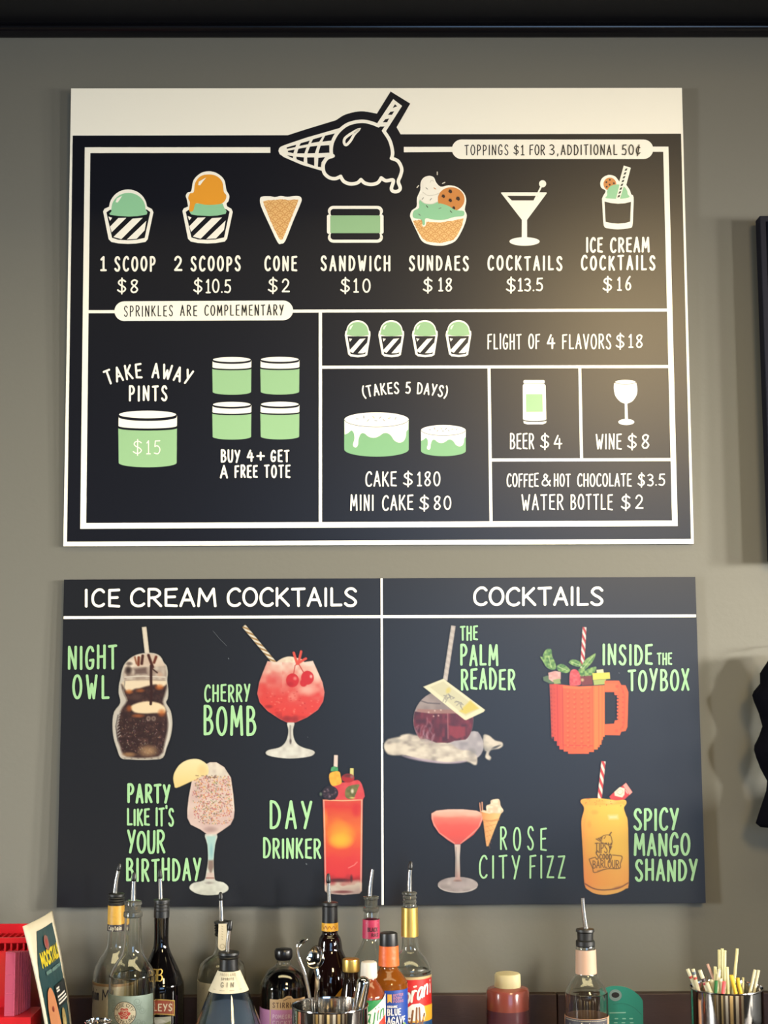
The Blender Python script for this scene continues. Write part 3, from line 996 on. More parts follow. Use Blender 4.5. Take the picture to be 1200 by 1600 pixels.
lime(('NIGHT', 105.6, 183.4, 1008, 1046.6, 5.0, {'slope': -.01}), ('OWL', 113, 171.4, 1053.4, 1092.4, 5.0, {'gap': .6}))
lime(('CHERRY', 319, 391.6, 1069, 1097, 3.8), ('BOMB', 317.4, 400.6, 1101.2, 1149, 5.4))
lime(('PARTY', 198.4, 266.8, 1224.4, 1255), ('LIKE', 198, 234.4, 1263, 1290.4, 4.2, {'gap': .4}), ("IT'S", 242.6, 272.4, 1261, 1291, 4.0, {'gap': .35}), ('YOUR', 198.4, 258.6, 1296.8, 1333.6, 4.8, {'gap': .3}), ('BIRTHDAY', 196.6, 315, 1339.8, 1377, 4.8))
lime(('DAY', 420.6, 488.4, 1250.2, 1295.8, 5.2, {'gap': .5}), ('DRINKER', 410.6, 502, 1308.6, 1341.4, 4.4, {'gap': .4}))
lime(('THE', 718.4, 747, 977, 1001, 3.6), ('PALM', 718.4, 779, 1006.4, 1040.6, 4.6), ('READER', 719.4, 805.6, 1044, 1078.4, 4.6))
lime(('INSIDE', 940.4, 1020, 1005.8, 1039.6, 4.6), ('THE', 1026, 1050.2, 1019.4, 1039, 3.2), ('TOYBOX', 980.4, 1077.4, 1045.8, 1080.2, 4.6))
lime(('ROSE', 780.6, 854.4, 1292, 1329, 3.4, {'gap': .9}), ('CITY', 748, 813, 1336.2, 1373.2, 3.4, {'gap': .55}), ('FIZZ', 826.6, 883.6, 1336.8, 1373.4, 3.4, {'gap': .55}))
lime(('SPICY', 989.2, 1061, 1262.4, 1298.2, 5.0, {'gap': .38}), ('MANGO', 989.8, 1078.6, 1301.2, 1338, 5.0, {'gap': .4}), ('SHANDY', 991.4, 1090.4, 1341.8, 1377, 5.0, {'gap': .42}))


# ------------------------------------------------------------------ the printed drink photographs: a small painter with soft brushes
class Paint:
    def __init__(self, x0, y0, x1, y1, step=.8, seed=3):
        self.nx, self.ny = int((x1 - x0) / step) + 1, int((y1 - y0) / step) + 1
        self.X, self.Y = np.meshgrid(x0 + np.arange(self.nx) * step, y0 + np.arange(self.ny) * step)
        self.C = np.zeros(self.X.shape + (3,))
        self.C[:] = B2
        self.A = np.zeros(self.X.shape)
        self.rng = np.random.RandomState(seed)
        self.clip = None

    def lay(self, a, col):
        if self.clip is not None:
            a = a * self.clip
        col = np.asarray(col, float)
        self.C = self.C * (1 - a[..., None]) + col * a[..., None]
        self.A = np.maximum(self.A, a)

    def dist(self, pts):
        """signed distance, positive inside"""
        p = np.array(pts, float)
        d = np.full(self.X.shape, 1e9)
        ins = np.zeros(self.X.shape, bool)
        for i in range(len(p)):
            a, b = p[i], p[(i + 1) % len(p)]
            e = b - a
            L = e @ e
            if L < 1e-9:
                continue
            t = np.clip(((self.X - a[0]) * e[0] + (self.Y - a[1]) * e[1]) / L, 0, 1)
            d = np.minimum(d, np.hypot(self.X - a[0] - t * e[0], self.Y - a[1] - t * e[1]))
            if a[1] != b[1]:
                c = ((a[1] > self.Y) != (b[1] > self.Y)) & (self.X < e[0] * (self.Y - a[1]) / e[1] + a[0])
                ins ^= c
        return np.where(ins, d, -d)

    def poly(self, pts, col, soft=1.0, op=1.0, smooth=0):
        if smooth:
            pts = sm(pts, smooth, True)
        a = np.clip(self.dist(pts) / soft + .5, 0, 1) * op
        self.lay(a, col)
        return a

    def line(self, pts, w, col, soft=1.0, op=1.0):
        p = np.array(pts, float)
        d = np.full(self.X.shape, 1e9)
        for a, b in zip(p[:-1], p[1:]):
            e = b - a
            L = max(e @ e, 1e-9)
            t = np.clip(((self.X - a[0]) * e[0] + (self.Y - a[1]) * e[1]) / L, 0, 1)
            d = np.minimum(d, np.hypot(self.X - a[0] - t * e[0], self.Y - a[1] - t * e[1]))
        self.lay(np.clip((w / 2 - d) / soft + .5, 0, 1) * op, col)

    def blob(self, cx, cy, rx, ry, col, op=1.0, hard=0.0, rot=0):
        """soft ellipse; hard 0 is a feathered dab, 1 a crisp disc"""
        c, s = math.cos(math.radians(rot)), math.sin(math.radians(rot))
        u = ((self.X - cx) * c + (self.Y - cy) * s) / rx
        v = (-(self.X - cx) * s + (self.Y - cy) * c) / ry
        r = np.hypot(u, v)
        if hard:
            a = np.clip((1 - r) * min(rx, ry) / 1.0 + .5, 0, 1)
        else:
            a = np.clip(1 - r * r, 0, 1) ** 1.3
        self.lay(a * op, col)

    def noise(self, scale, seed=0, sx=1.0):
        """smooth value noise 0..1 over the picture, cells of `scale` pixels"""
        r = np.random.RandomState(seed + 11)
        g = r.rand(64, 64)
        u, v = (self.X / (scale * sx)) % 63, (self.Y / scale) % 63
        iu, iv = np.floor(u).astype(int), np.floor(v).astype(int)
        fu, fv = u - iu, v - iv
        fu, fv = fu * fu * (3 - 2 * fu), fv * fv * (3 - 2 * fv)
        iu2, iv2 = (iu + 1) % 64, (iv + 1) % 64
        return (g[iv, iu] * (1 - fu) + g[iv, iu2] * fu) * (1 - fv) + (g[iv2, iu] * (1 - fu) + g[iv2, iu2] * fu) * fv

    def grade(self, stops, axis='y', wob=None):
        """colour by position: stops are (coordinate, colour)"""
        t = self.Y if axis == 'y' else self.X
        if wob is not None:
            t = t + wob
        xs = [s[0] for s in stops]
        return np.stack([np.interp(t, xs, [s[1][k] for s in stops]) for k in range(3)], -1)

    def mix(self, a, b, t):
        return np.asarray(a, float) * (1 - t[..., None]) + np.asarray(b, float) * t[..., None]

    def build(self, name, label):
        keep = self.A > .02
        k = keep[:-1, :-1] | keep[1:, :-1] | keep[:-1, 1:] | keep[1:, 1:]
        idx = np.full(self.X.shape, -1)
        use = np.zeros(self.X.shape, bool)
        use[:-1, :-1] |= k
        use[1:, :-1] |= k
        use[:-1, 1:] |= k
        use[1:, 1:] |= k
        idx[use] = np.arange(use.sum())
        w = S2.map(self.X[use], self.Y[use], .0010) - np.array(origin_of(drinks))
        j, i = np.nonzero(k)
        q = np.stack([idx[j, i], idx[j + 1, i], idx[j + 1, i + 1], idx[j, i + 1]], 1).astype(np.int32)
        me = bpy.data.meshes.new(name)
        me.vertices.add(len(w))
        me.vertices.foreach_set('co', w.astype(np.float32).ravel())
        me.loops.add(q.size)
        me.loops.foreach_set('vertex_index', q.ravel())
        me.polygons.add(len(q))
        me.polygons.foreach_set('loop_start', np.arange(0, q.size, 4, dtype=np.int32))
        me.polygons.foreach_set('loop_total', np.full(len(q), 4, np.int32))
        me.update(calc_edges=True)
        c = me.color_attributes.new('ink', 'FLOAT_COLOR', 'POINT')
        rgba = np.ones((len(w), 4), np.float32)
        rgba[:, :3] = s2l(np.clip(self.C[use], 0, 255)) * .48
        bg = (self.A[use] < .01)
        c.data.foreach_set('color', rgba.ravel())
        me.materials.append(photo_ink)
        o = link(name, me, drinks)
        o['label'] = label
        return o


photo_ink = bpy.data.materials.new('printed photograph')
photo_ink.use_nodes = True
_b = photo_ink.node_tree.nodes['Principled BSDF']
_b.inputs['Roughness'].default_value = PR
_at = photo_ink.node_tree.nodes.new('ShaderNodeVertexColor')
_at.layer_name = 'ink'
photo_ink.node_tree.links.new(_at.outputs['Color'], _b.inputs['Base Color'])


def straw(P, x0, y0, x1, y1, w, base, stripe=None, n=6, ph=0.0, slant=.5):
    dx, dy = x1 - x0, y1 - y0
    L = math.hypot(dx, dy)
    ux, uy = dx / L, dy / L
    px, py = -uy, ux
    q = [(x0 + px * w / 2, y0 + py * w / 2), (x0 - px * w / 2, y0 - py * w / 2), (x1 - px * w / 2, y1 - py * w / 2), (x1 + px * w / 2, y1 + py * w / 2)]
    d = P.dist(q)
    a = np.clip(d + .5, 0, 1)
    s = (P.X - x0) * ux + (P.Y - y0) * uy
    t = (P.X - x0) * px + (P.Y - y0) * py
    col = np.zeros(P.X.shape + (3,))
    col[:] = base
    if stripe is not None:
        k = ((s + t * slant * 2) / L * n + ph) % 1
        m = np.clip((.45 - np.abs(k - .5) * 2 * .9) * 6 + .5, 0, 1)
        col = P.mix(col, stripe, m)
    col = col * (1 - .12 * np.abs(t / w * 2) ** 2)[..., None]
    P.lay(a, col)


# --- owl shaped jar of iced coffee
P = Paint(168, 974, 276, 1192)
z = lambda p: Z(90, 960, 5.714, p)
straw(P, *z([(773, 112)])[0], *z([(800, 350)])[0], 7.4, (236, 222, 200))
sil = z([(775, 345), (860, 345), (920, 375), (950, 430), (975, 460), (985, 520), (980, 590), (990, 680), (985, 750), (970, 790), (1010, 860), (1026, 970), (1010, 1090), (975, 1190), (940, 1280), (850, 1297), (740, 1300), (640, 1295), (565, 1282), (530, 1200), (500, 1100), (490, 980), (505, 870), (560, 790), (545, 700), (550, 620), (560, 580), (575, 500), (600, 440), (650, 390), (710, 358)])
P.poly(sil, (206, 198, 184), 1.2, smooth=3)
P.clip = np.clip(P.dist(sm(sil, 3, True)) - .6, 0, 1)
n1, n2, n3 = P.noise(5, 1), P.noise(2.2, 2), P.noise(9, 3)
body = z([(560, 870), (620, 770), (590, 700), (600, 600), (950, 600), (965, 690), (940, 780), (975, 870), (985, 1000), (960, 1130), (900, 1270), (620, 1270), (560, 1180), (530, 1050)])
P.poly(body, P.mix((52, 32, 30), (96, 66, 56), n2 * n1), 4, smooth=3)
P.poly(z([(600, 590), (960, 590), (955, 640), (900, 650), (880, 625), (800, 640), (730, 660), (690, 665), (640, 690), (605, 670)]), (242, 222, 190), 3, smooth=3)
P.blob(*z([(640, 690)])[0], 8, 5, (200, 110, 48), .8)
P.blob(*z([(740, 680)])[0], 9, 4, (190, 104, 50), .7)
P.blob(*z([(910, 650)])[0], 9, 6, (206, 112, 50), .85)
P.blob(*z([(700, 740)])[0], 14, 7, (92, 66, 58), .7)
P.poly(z([(650, 830), (700, 795), (800, 775), (900, 790), (960, 830), (955, 880), (880, 880), (780, 885), (690, 875)]), (246, 222, 182), 3, smooth=3)
P.blob(*z([(640, 840)])[0], 6, 7, (176, 92, 42), .8)
P.blob(*z([(720, 905)])[0], 13, 4, (180, 100, 52), .75)
P.blob(*z([(930, 880)])[0], 8, 8, (196, 106, 48), .8)
# lid ring, cream top, syrup
P.poly(z([(600, 470), (960, 450), (975, 540), (960, 590), (600, 590), (585, 540)]), P.mix((214, 198, 180), (150, 126, 112), n1), 3, .85)
P.poly(z([(600, 470), (640, 400), (720, 360), (860, 352), (930, 400), (960, 455), (880, 465), (700, 470)]), P.mix((244, 228, 208), (214, 190, 168), n3), 3, smooth=3)
P.blob(*z([(632, 500)])[0], 7, 9, (52, 36, 32), .95)
P.blob(*z([(640, 440)])[0], 7, 4, (84, 66, 58), .8)
P.poly(z([(690, 490), (790, 475), (800, 530), (690, 535)]), (96, 72, 66), 4, .8)
P.blob(*z([(915, 540)])[0], 6, 6, (206, 170, 146), .9)
P.line(z([(600, 560), (760, 550), (960, 560)]), 1.4, (236, 226, 210))
P.line(z([(600, 590), (760, 580), (960, 590)]), 1.2, (180, 160, 140))
dark = (74, 34, 24)
P.line(z([(725, 385), (722, 450)]), 4.2, (128, 60, 36), 2)
P.line(z([(760, 370), (752, 440)]), 4.2, dark, 2)
P.line(z([(812, 365), (835, 430), (850, 470)]), 4.2, dark, 2)
P.line(z([(880, 380), (862, 430)]), 4.0, (110, 48, 30), 2)
P.line(z([(690, 380), (705, 440)]), 2.6, (150, 90, 60), 2)
P.line(z([(835, 460), (835, 600), (840, 700), (832, 800)]), 4.0, (58, 30, 26), 1.6)
P.line(z([(838, 480), (890, 520)]), 2.0, (70, 40, 34), 1.6)
# moulded feathers and eyes, pale base
P.blob(*z([(810, 1220)])[0], 20, 12, (196, 156, 112), .75)
P.blob(*z([(640, 1250)])[0], 14, 5, (196, 150, 100), .7)
r = P.rng
for k in range(150):
    x, y = r.uniform(560, 960), r.uniform(930, 1240)
    P.blob(*z([(x, y)])[0], 1.8, .9, P.mix((150, 120, 108), (214, 190, 170), np.array(r.rand())) if False else (150 + 60 * r.rand(), 126 + 50 * r.rand(), 112 + 50 * r.rand()), .55 * r.rand() + .15, rot=r.choice([45, -45]))
for ex in (812, 858):
    P.blob(*z([(ex, 930)])[0], 4.6, 5.2, (206, 186, 168), .8)
    P.blob(*z([(ex, 930)])[0], 2.6, 3.0, (80, 54, 48), .9)
for k in range(9):
    x, y = 525 + 4 * abs(k - 4), 880 + k * 26
    P.line(z([(x - 12, y + 18), (x + 22, y - 8)]), 1.2, (190, 186, 180), 1, .8)
P.line(z([(985, 880), (1005, 980), (990, 1100), (960, 1200)]), 2.4, (226, 220, 206), 1.6, .9)
P.line(z([(540, 900), (520, 1000), (540, 1130)]), 1.4, (60, 52, 50), 1.6, .8)
P.line(z([(600, 600), (590, 690), (620, 770)]), 2.0, (150, 140, 128), 1.6, .8)
P.line(z([(570, 1280), (740, 1292), (940, 1276)]), 2.6, (186, 174, 158), 1.6, .9)
for k in range(6):
    P.blob(*z([(600 + k * 60, 1284)])[0], 2.4, 1.1, (104, 90, 80), .8)
P.build('drink_photograph', 'owl shaped jar of iced coffee with cream and syrup')

# --- cherry snifter
P = Paint(374, 972, 512, 1190)
z = lambda p: Z(300, 960, 5, p)
straw(P, *z([(405, 90)])[0], *z([(650, 385)])[0], 6.6, (240, 232, 214), (176, 138, 84), 7, .1, .9)
P.poly(z([(745, 845), (800, 845), (790, 900), (795, 960), (820, 1010), (870, 1040), (940, 1060), (960, 1080), (935, 1105), (860, 1120), (768, 1126), (680, 1120), (600, 1104), (575, 1082), (600, 1058), (680, 1040), (725, 1005), (748, 950), (752, 900)]), P.mix((200, 196, 184), (236, 232, 220), P.noise(6, 5)), 1.2, smooth=3)
P.blob(*z([(770, 1085)])[0], 20, 5, (228, 226, 214), .7)
P.line(z([(768, 870), (770, 1010)]), 2.2, (120, 112, 106), 2, .7)
P.blob(*z([(770, 990)])[0], 2.5, 5, (70, 56, 54), .8)
P.poly(z([(650, 385), (700, 345), (760, 328), (820, 340), (870, 360), (870, 430), (650, 430)]), P.mix((244, 232, 206), (226, 200, 176), P.noise(4, 6)), 1.2, smooth=3)
sil = z([(590, 365), (660, 372), (770, 376), (880, 372), (945, 362), (980, 440), (1020, 530), (1036, 610), (1025, 680), (985, 745), (900, 805), (810, 845), (740, 845), (680, 815), (590, 755), (530, 690), (510, 620), (525, 530), (555, 450)])
nb = P.noise(7, 7)
col = P.grade([(1032, (238, 214, 198)), (1046, (232, 178, 160)), (1066, (226, 120, 108)), (1090, (222, 74, 66)), (1118, (226, 66, 56)), (1130, (176, 50, 46))], wob=(nb - .5) * 22 - .12 * (P.X - 454))
P.poly(sil, col, 1.2)
P.clip = np.clip(P.dist(sil), 0, 1)
P.blob(*z([(900, 590)])[0], 20, 12, (240, 196, 176), .75)
P.blob(*z([(790, 640)])[0], 9, 12, (238, 160, 142), .6, rot=40)
P.blob(*z([(650, 500)])[0], 16, 12, (214, 70, 68), .55)
P.blob(*z([(970, 460)])[0], 14, 18, (242, 214, 194), .8)
P.blob(*z([(700, 420)])[0], 20, 8, (240, 206, 186), .6)
P.blob(*z([(600, 720)])[0], 9, 4, (150, 36, 36), .7)
P.blob(*z([(760, 815)])[0], 16, 5, (150, 40, 40), .7)
for k in range(60):
    x, y = P.rng.uniform(560, 1000), P.rng.uniform(600, 800)
    P.blob(*z([(x, y)])[0], 2.2, 1.6, (246, 150, 132) if P.rng.rand() < .5 else (190, 40, 40), .45)
P.line(sil + sil[:1], 1.4, (232, 190, 176), 1.2, .7)
P.clip = None
for cx, cy, rr in ((785, 515, 50), (902, 495, 50), (872, 535, 28)):
    P.blob(*z([(cx, cy)])[0], rr / 5, rr / 5 * 1.08, (208, 42, 46), 1, 1)
P.blob(*z([(805, 500)])[0], 4, 4, (240, 150, 140), .8)
P.blob(*z([(930, 485)])[0], 3, 4, (246, 200, 190), .9)
P.blob(*z([(765, 545)])[0], 8, 5, (170, 26, 32), .6)
for q in ([(795, 460), (805, 400), (830, 380)], [(870, 450), (835, 390)]):
    P.line(z(q), 1.4, (196, 60, 50))
for q in ([(822, 385), (795, 300)], [(830, 385), (853, 290)], [(835, 378), (890, 345)]):
    P.line(z(q), 4.0, (226, 84, 66), 1.2)
P.build('drink_photograph', 'pink and red cherry drink in a snifter with a straw')

# --- sprinkled goblet with a lemon wheel
P = Paint(268, 1182, 372, 1402)
z = lambda p: Z(250, 1170, 6.667, p)
P.poly(z([(470, 890), (595, 890), (575, 1000), (560, 1150), (565, 1300), (580, 1370), (660, 1390), (712, 1435), (700, 1480), (620, 1515), (500, 1526), (390, 1510), (320, 1470), (308, 1435), (350, 1395), (455, 1370), (480, 1300), (500, 1150), (495, 1000)]), P.mix((206, 208, 196), (232, 232, 218), P.noise(5, 3)), 1.2, smooth=3)
P.poly(z([(482, 910), (585, 910), (570, 1010), (555, 1160), (505, 1160), (498, 1010)]), (178, 214, 206), 2)
P.blob(*z([(535, 1060)])[0], 3.4, 14, (140, 190, 194), .8)
P.poly(z([(505, 1160), (555, 1160), (560, 1230), (530, 1310), (500, 1240)]), (132, 104, 94), 3, .85)
P.poly(z([(490, 1290), (560, 1290), (565, 1360), (480, 1360)]), (226, 196, 184), 2, .8)
P.line(z([(480, 1345), (560, 1345)]), 1.4, (150, 84, 74))
P.blob(*z([(515, 1395)])[0], 9, 3, (140, 132, 126), .7)
P.blob(*z([(430, 1450)])[0], 12, 5, (240, 240, 226), .6)
bowl = z([(335, 320), (400, 200), (520, 140), (590, 140), (670, 190), (715, 262), (740, 300), (765, 480), (778, 640), (770, 720), (735, 790), (650, 850), (590, 890), (490, 890), (420, 840), (320, 790), (285, 720), (284, 640), (300, 500)])
P.poly(bowl, P.mix((232, 208, 194), (216, 186, 178), P.noise(14, 4)), 1.2)
P.clip = np.clip(P.dist(bowl), 0, 1)
P.poly(z([(430, 240), (520, 135), (600, 140), (690, 220), (740, 300), (560, 300)]), P.mix((240, 228, 208), (214, 200, 184), P.noise(5, 8)), 3, smooth=3)
P.blob(*z([(530, 840)])[0], 14, 6, (170, 140, 134), .8)
cols = [(206, 110, 92), (226, 150, 84), (236, 190, 110), (120, 96, 84), (190, 92, 96), (134, 150, 96), (240, 214, 190), (160, 100, 110)]
for k in range(900):
    x, y = P.rng.uniform(340, 755), P.rng.uniform(285, 785)
    edge = max(0, abs(x - 560) - 150) / 60 + max(0, y - 700) / 90
    if P.rng.rand() < edge * .55:
        continue
    cx, cy = z([(x, y)])[0]
    m = (np.abs(P.X - cx) < 4) & (np.abs(P.Y - cy) < 4)
    c, s = math.cos(k), math.sin(k)
    u, v = (P.X[m] - cx) * c + (P.Y[m] - cy) * s, -(P.X[m] - cx) * s + (P.Y[m] - cy) * c
    a = np.clip(1 - (u / 1.7) ** 2 - (v / .9) ** 2, 0, 1) * P.clip[m] * .95
    P.C[m] = P.C[m] * (1 - a[:, None]) + np.array(cols[k % len(cols)]) * a[:, None]
P.line(z([(735, 330), (758, 480), (770, 640)]), 2.2, (248, 236, 214), 2, .8)
P.line(z([(325, 360), (298, 560), (292, 680)]), 2.2, (240, 218, 206), 2, .7)
P.clip = None
P.poly(z([(150, 250), (200, 170), (280, 118), (380, 104), (450, 130), (500, 180), (500, 265), (430, 290), (370, 320), (300, 352), (170, 408), (148, 370), (138, 310)]), P.grade([(1190, (250, 232, 178)), (1230, (244, 214, 140))]), 1.2, smooth=3)
P.blob(*z([(440, 220)])[0], 10, 12, (238, 206, 140), .7)
for k in range(26):
    P.blob(*z([(P.rng.uniform(350, 600), 290 + P.rng.uniform(-15, 20))])[0], 1.6, 1.2, (110, 90, 70), .7)
P.build('drink_photograph', 'goblet coated with sprinkles with a lemon wheel on the rim')

# --- tall red and orange drink
P = Paint(496, 1176, 572, 1402)
z = lambda p: Z(480, 1170, 6.667, p)
straw(P, *z([(300, 65)])[0], *z([(296, 190)])[0], 6.4, (238, 214, 200))
straw(P, *z([(466, 202)])[0], *z([(464, 290)])[0], 6.0, (222, 212, 130))
P.poly(z([(270, 370), (380, 350), (480, 330), (540, 330), (580, 400), (578, 530), (300, 530)]), P.mix((222, 84, 84), (206, 62, 66), P.noise(6, 4)), 1.2, smooth=3)
P.poly(z([(245, 235), (250, 195), (280, 180), (320, 195), (322, 235)]), P.mix((58, 140, 84), (96, 176, 116), P.noise(3, 2)), 1.2)
P.poly(z([(240, 250), (330, 235), (350, 290), (360, 350), (330, 375), (260, 385), (230, 320)]), P.mix((244, 166, 52), (250, 190, 70), P.noise(4, 3)), 1.2, smooth=3)
P.blob(*z([(425, 305)])[0], 10, 7, (176, 40, 40), 1, 1)
P.blob(*z([(425, 280)])[0], 10, 4, (96, 44, 40), .9)
P.blob(*z([(465, 290)])[0], 4, 4, (150, 120, 112), .8)
body = z([(162, 528), (580, 525), (576, 900), (570, 1480), (545, 1508), (380, 1522), (215, 1508), (182, 1480), (172, 900)])
nb = P.noise(8, 9)
P.poly(body, P.grade([(1248, (214, 84, 60)), (1262, (216, 62, 50)), (1278, (222, 96, 52)), (1300, (230, 110, 50)), (1325, (226, 82, 54)), (1340, (224, 66, 60)), (1368, (222, 58, 60)), (1376, (170, 44, 48)), (1382, (206, 190, 172)), (1392, (186, 160, 150))], wob=(nb - .5) * 8), 1.2)
P.clip = np.clip(P.dist(body), 0, 1)
P.blob(*z([(355, 900)])[0], 25, 25, (244, 168, 48), .95)
P.blob(*z([(350, 960)])[0], 23, 14, (250, 186, 52), .9)
P.blob(*z([(320, 800)])[0], 16, 14, (238, 140, 48), .6)
P.blob(*z([(190, 720)])[0], 5, 18, (240, 140, 60), .7)
P.blob(*z([(510, 640)])[0], 8, 14, (206, 44, 48), .7)
P.blob(*z([(330, 1370)])[0], 26, 4, (70, 28, 30), .85)
P.blob(*z([(460, 1350)])[0], 3, 8, (60, 30, 32), .8)
P.blob(*z([(250, 1460)])[0], 16, 5, (220, 208, 192), .7)
P.blob(*z([(370, 1490)])[0], 20, 3, (110, 40, 42), .8)
P.line(z([(430, 1240), (490, 1210), (520, 1180)]), 1.4, (244, 150, 140), 1.2, .8)
P.line(z([(172, 540), (182, 900), (192, 1470)]), 2.0, (232, 200, 180), 1.8, .8)
P.line(z([(570, 540), (566, 900), (560, 1470)]), 2.2, (226, 196, 178), 1.8, .85)
P.line(z([(165, 532), (370, 540), (578, 530)]), 1.6, (244, 190, 150), 1.2)
P.clip = None
P.blob(*z([(240, 460)])[0], 12.5, 11, (44, 34, 40), 1, 1)
for k in range(26):
    a = P.rng.uniform(0, 6.28)
    q = P.rng.uniform(0, .85) ** .6
    P.blob(*z([(240 + 80 * q * math.cos(a), 460 + 70 * q * math.sin(a))])[0], 2.2, 1.8, (128, 104, 112) if k % 3 == 0 else (84, 62, 72), .8)
P.blob(*z([(142, 472)])[0], 3, 4, (130, 150, 120), .8)
P.poly(z([(400, 500), (395, 440), (430, 390), (540, 370), (530, 410), (510, 460), (480, 520), (430, 520)]), P.mix((84, 86, 44), (130, 124, 70), P.noise(4, 5)), 1.2, smooth=3)
P.blob(*z([(470, 440)])[0], 3.4, 5, (236, 226, 200), .95)
P.blob(*z([(470, 510)])[0], 6, 2, (222, 200, 110), .9)
P.build('drink_photograph', 'tall red and orange drink with berries on top')

# --- smoking globe glass with a card on top
P = Paint(598, 974, 792, 1200)
z = lambda p: Z(595, 960, 5.217, p)
straw(P, *z([(592, 92)])[0], *z([(524, 540)])[0], 7.2, (190, 178, 168), (204, 192, 180), 9, 0, .2)
P.poly(z([(760, 950), (820, 1000), (840, 1080), (800, 1160), (700, 1190), (560, 1180), (560, 1020)]), P.mix((150, 142, 146), (190, 182, 180), P.noise(7, 2)), 2, smooth=3)
smoke = z([(28, 1060), (60, 1020), (150, 1000), (170, 985), (230, 975), (300, 990), (360, 1010), (430, 1030), (560, 1050), (640, 1100), (720, 1110), (780, 1150), (785, 1215), (760, 1228), (700, 1200), (560, 1213), (420, 1205), (300, 1180), (200, 1150), (120, 1150), (60, 1140), (30, 1100)])
ns = P.noise(9, 3, 1.5) * .65 + P.noise(4, 4, 1.6) * .35
P.poly(smoke, P.mix((128, 118, 112), (222, 210, 190), np.clip(ns * 1.3 + .1, 0, 1)), 3, smooth=3)
P.poly(z([(180, 1150), (420, 1190), (560, 1205), (700, 1190), (650, 1212), (520, 1216), (350, 1200), (230, 1175)]), (176, 156, 172), 3, .8, smooth=3)
P.poly(z([(835, 985), (880, 985), (930, 1025), (985, 1040), (995, 1070), (960, 1095), (900, 1105), (880, 1140), (900, 1165), (885, 1190), (850, 1165), (860, 1120), (840, 1100)]), P.mix((110, 106, 102), (214, 202, 182), np.clip(ns * 1.6, 0, 1)), 2.5, smooth=3)
P.blob(*z([(940, 1080)])[0], 10, 2.4, (50, 50, 52), .9, rot=-22)
P.blob(*z([(120, 1030)])[0], 12, 5, (64, 66, 66), .8)
P.blob(*z([(740, 1130)])[0], 10, 10, (120, 114, 112), .6)
globe = ell(595 + 510 / 5.217, 960 + 865 / 5.217, 47, 47, n=40)
globe = [p for p in globe if p[1] < 960 + 1030 / 5.217] if False else globe
gd = P.dist(globe)
liq = z([(270, 790), (400, 805), (560, 805), (750, 800), (757, 900), (740, 980), (690, 1020), (600, 1030), (560, 1045), (450, 1045), (380, 1015), (300, 1020), (265, 900)])
P.lay(np.clip(gd + .5, 0, 1) * np.clip((960 + 1015 / 5.217 - P.Y) / 5, 0, 1), P.mix((128, 112, 108), (176, 160, 152), P.noise(9, 6)))
P.clip = np.clip(gd + .2, 0, 1)
P.poly(liq, P.mix((70, 24, 32), (132, 48, 56), np.clip(P.noise(7, 7, .6), 0, 1)), 2)
P.poly(z([(545, 900), (580, 910), (690, 915), (690, 990), (620, 1015), (560, 980)]), (150, 52, 58), 3, .8)
P.poly(z([(560, 820), (690, 830), (690, 900), (600, 905)]), (104, 34, 44), 3, .6)
for k in range(16):
    x, y = P.rng.uniform(300, 450), P.rng.uniform(830, 1000)
    P.line(z(sm([(x, y), (x + P.rng.uniform(-30, 40), y + 30), (x + P.rng.uniform(-30, 30), y + 70)], 4)), 1.6, (176, 140, 150), 2.5, .5)
P.poly(z([(300, 770), (420, 775), (560, 775), (740, 790), (740, 805), (560, 808), (400, 808), (290, 790)]), (160, 112, 100), 2, .8)
for x, y in ((390, 798), (440, 785), (430, 830), (470, 825), (490, 780)):
    P.blob(*z([(x, y)])[0], 2, 2, (216, 190, 176), .8)
P.line(z([(330, 705), (380, 722), (480, 728)]), 1.8, (86, 76, 76), 1.6, .8)
P.line(z([(545, 810), (548, 1010)]), 1.6, (176, 120, 120), 1.6, .7)
P.clip = None
P.poly(smoke[:7] + z([(420, 1070), (300, 1100), (60, 1130)]), P.mix((128, 118, 112), (222, 210, 190), np.clip(ns * 1.7, 0, 1)), 6, .6)
card = z([(345, 590), (510, 524), (850, 778), (838, 795), (695, 862), (680, 858)])
P.poly(card, (226, 220, 184), 1.2)
P.poly(z([(400, 592), (508, 545), (800, 770), (690, 830)]), (206, 200, 164), 2, .9)
P.poly(z([(640, 790), (730, 700), (800, 765), (690, 812)]), (214, 192, 84), 3, .9)
P.blob(*z([(550, 620)])[0], 5, 7, (216, 196, 96), .8, rot=30)
for k in range(18):
    x, y = P.rng.uniform(-45, 45), P.rng.uniform(-22, 22)
    cx, cy = 590 + x * 1.5 + y * .3, 690 + x * 1.1 - y
    P.line(z([(cx, cy), (cx + P.rng.uniform(-25, 35), cy + P.rng.uniform(-5, 45))]), 1.2, (130, 126, 122), 1.4, .8)
P.build('drink_photograph', 'dark red drink in a smoking globe glass under a pale card')

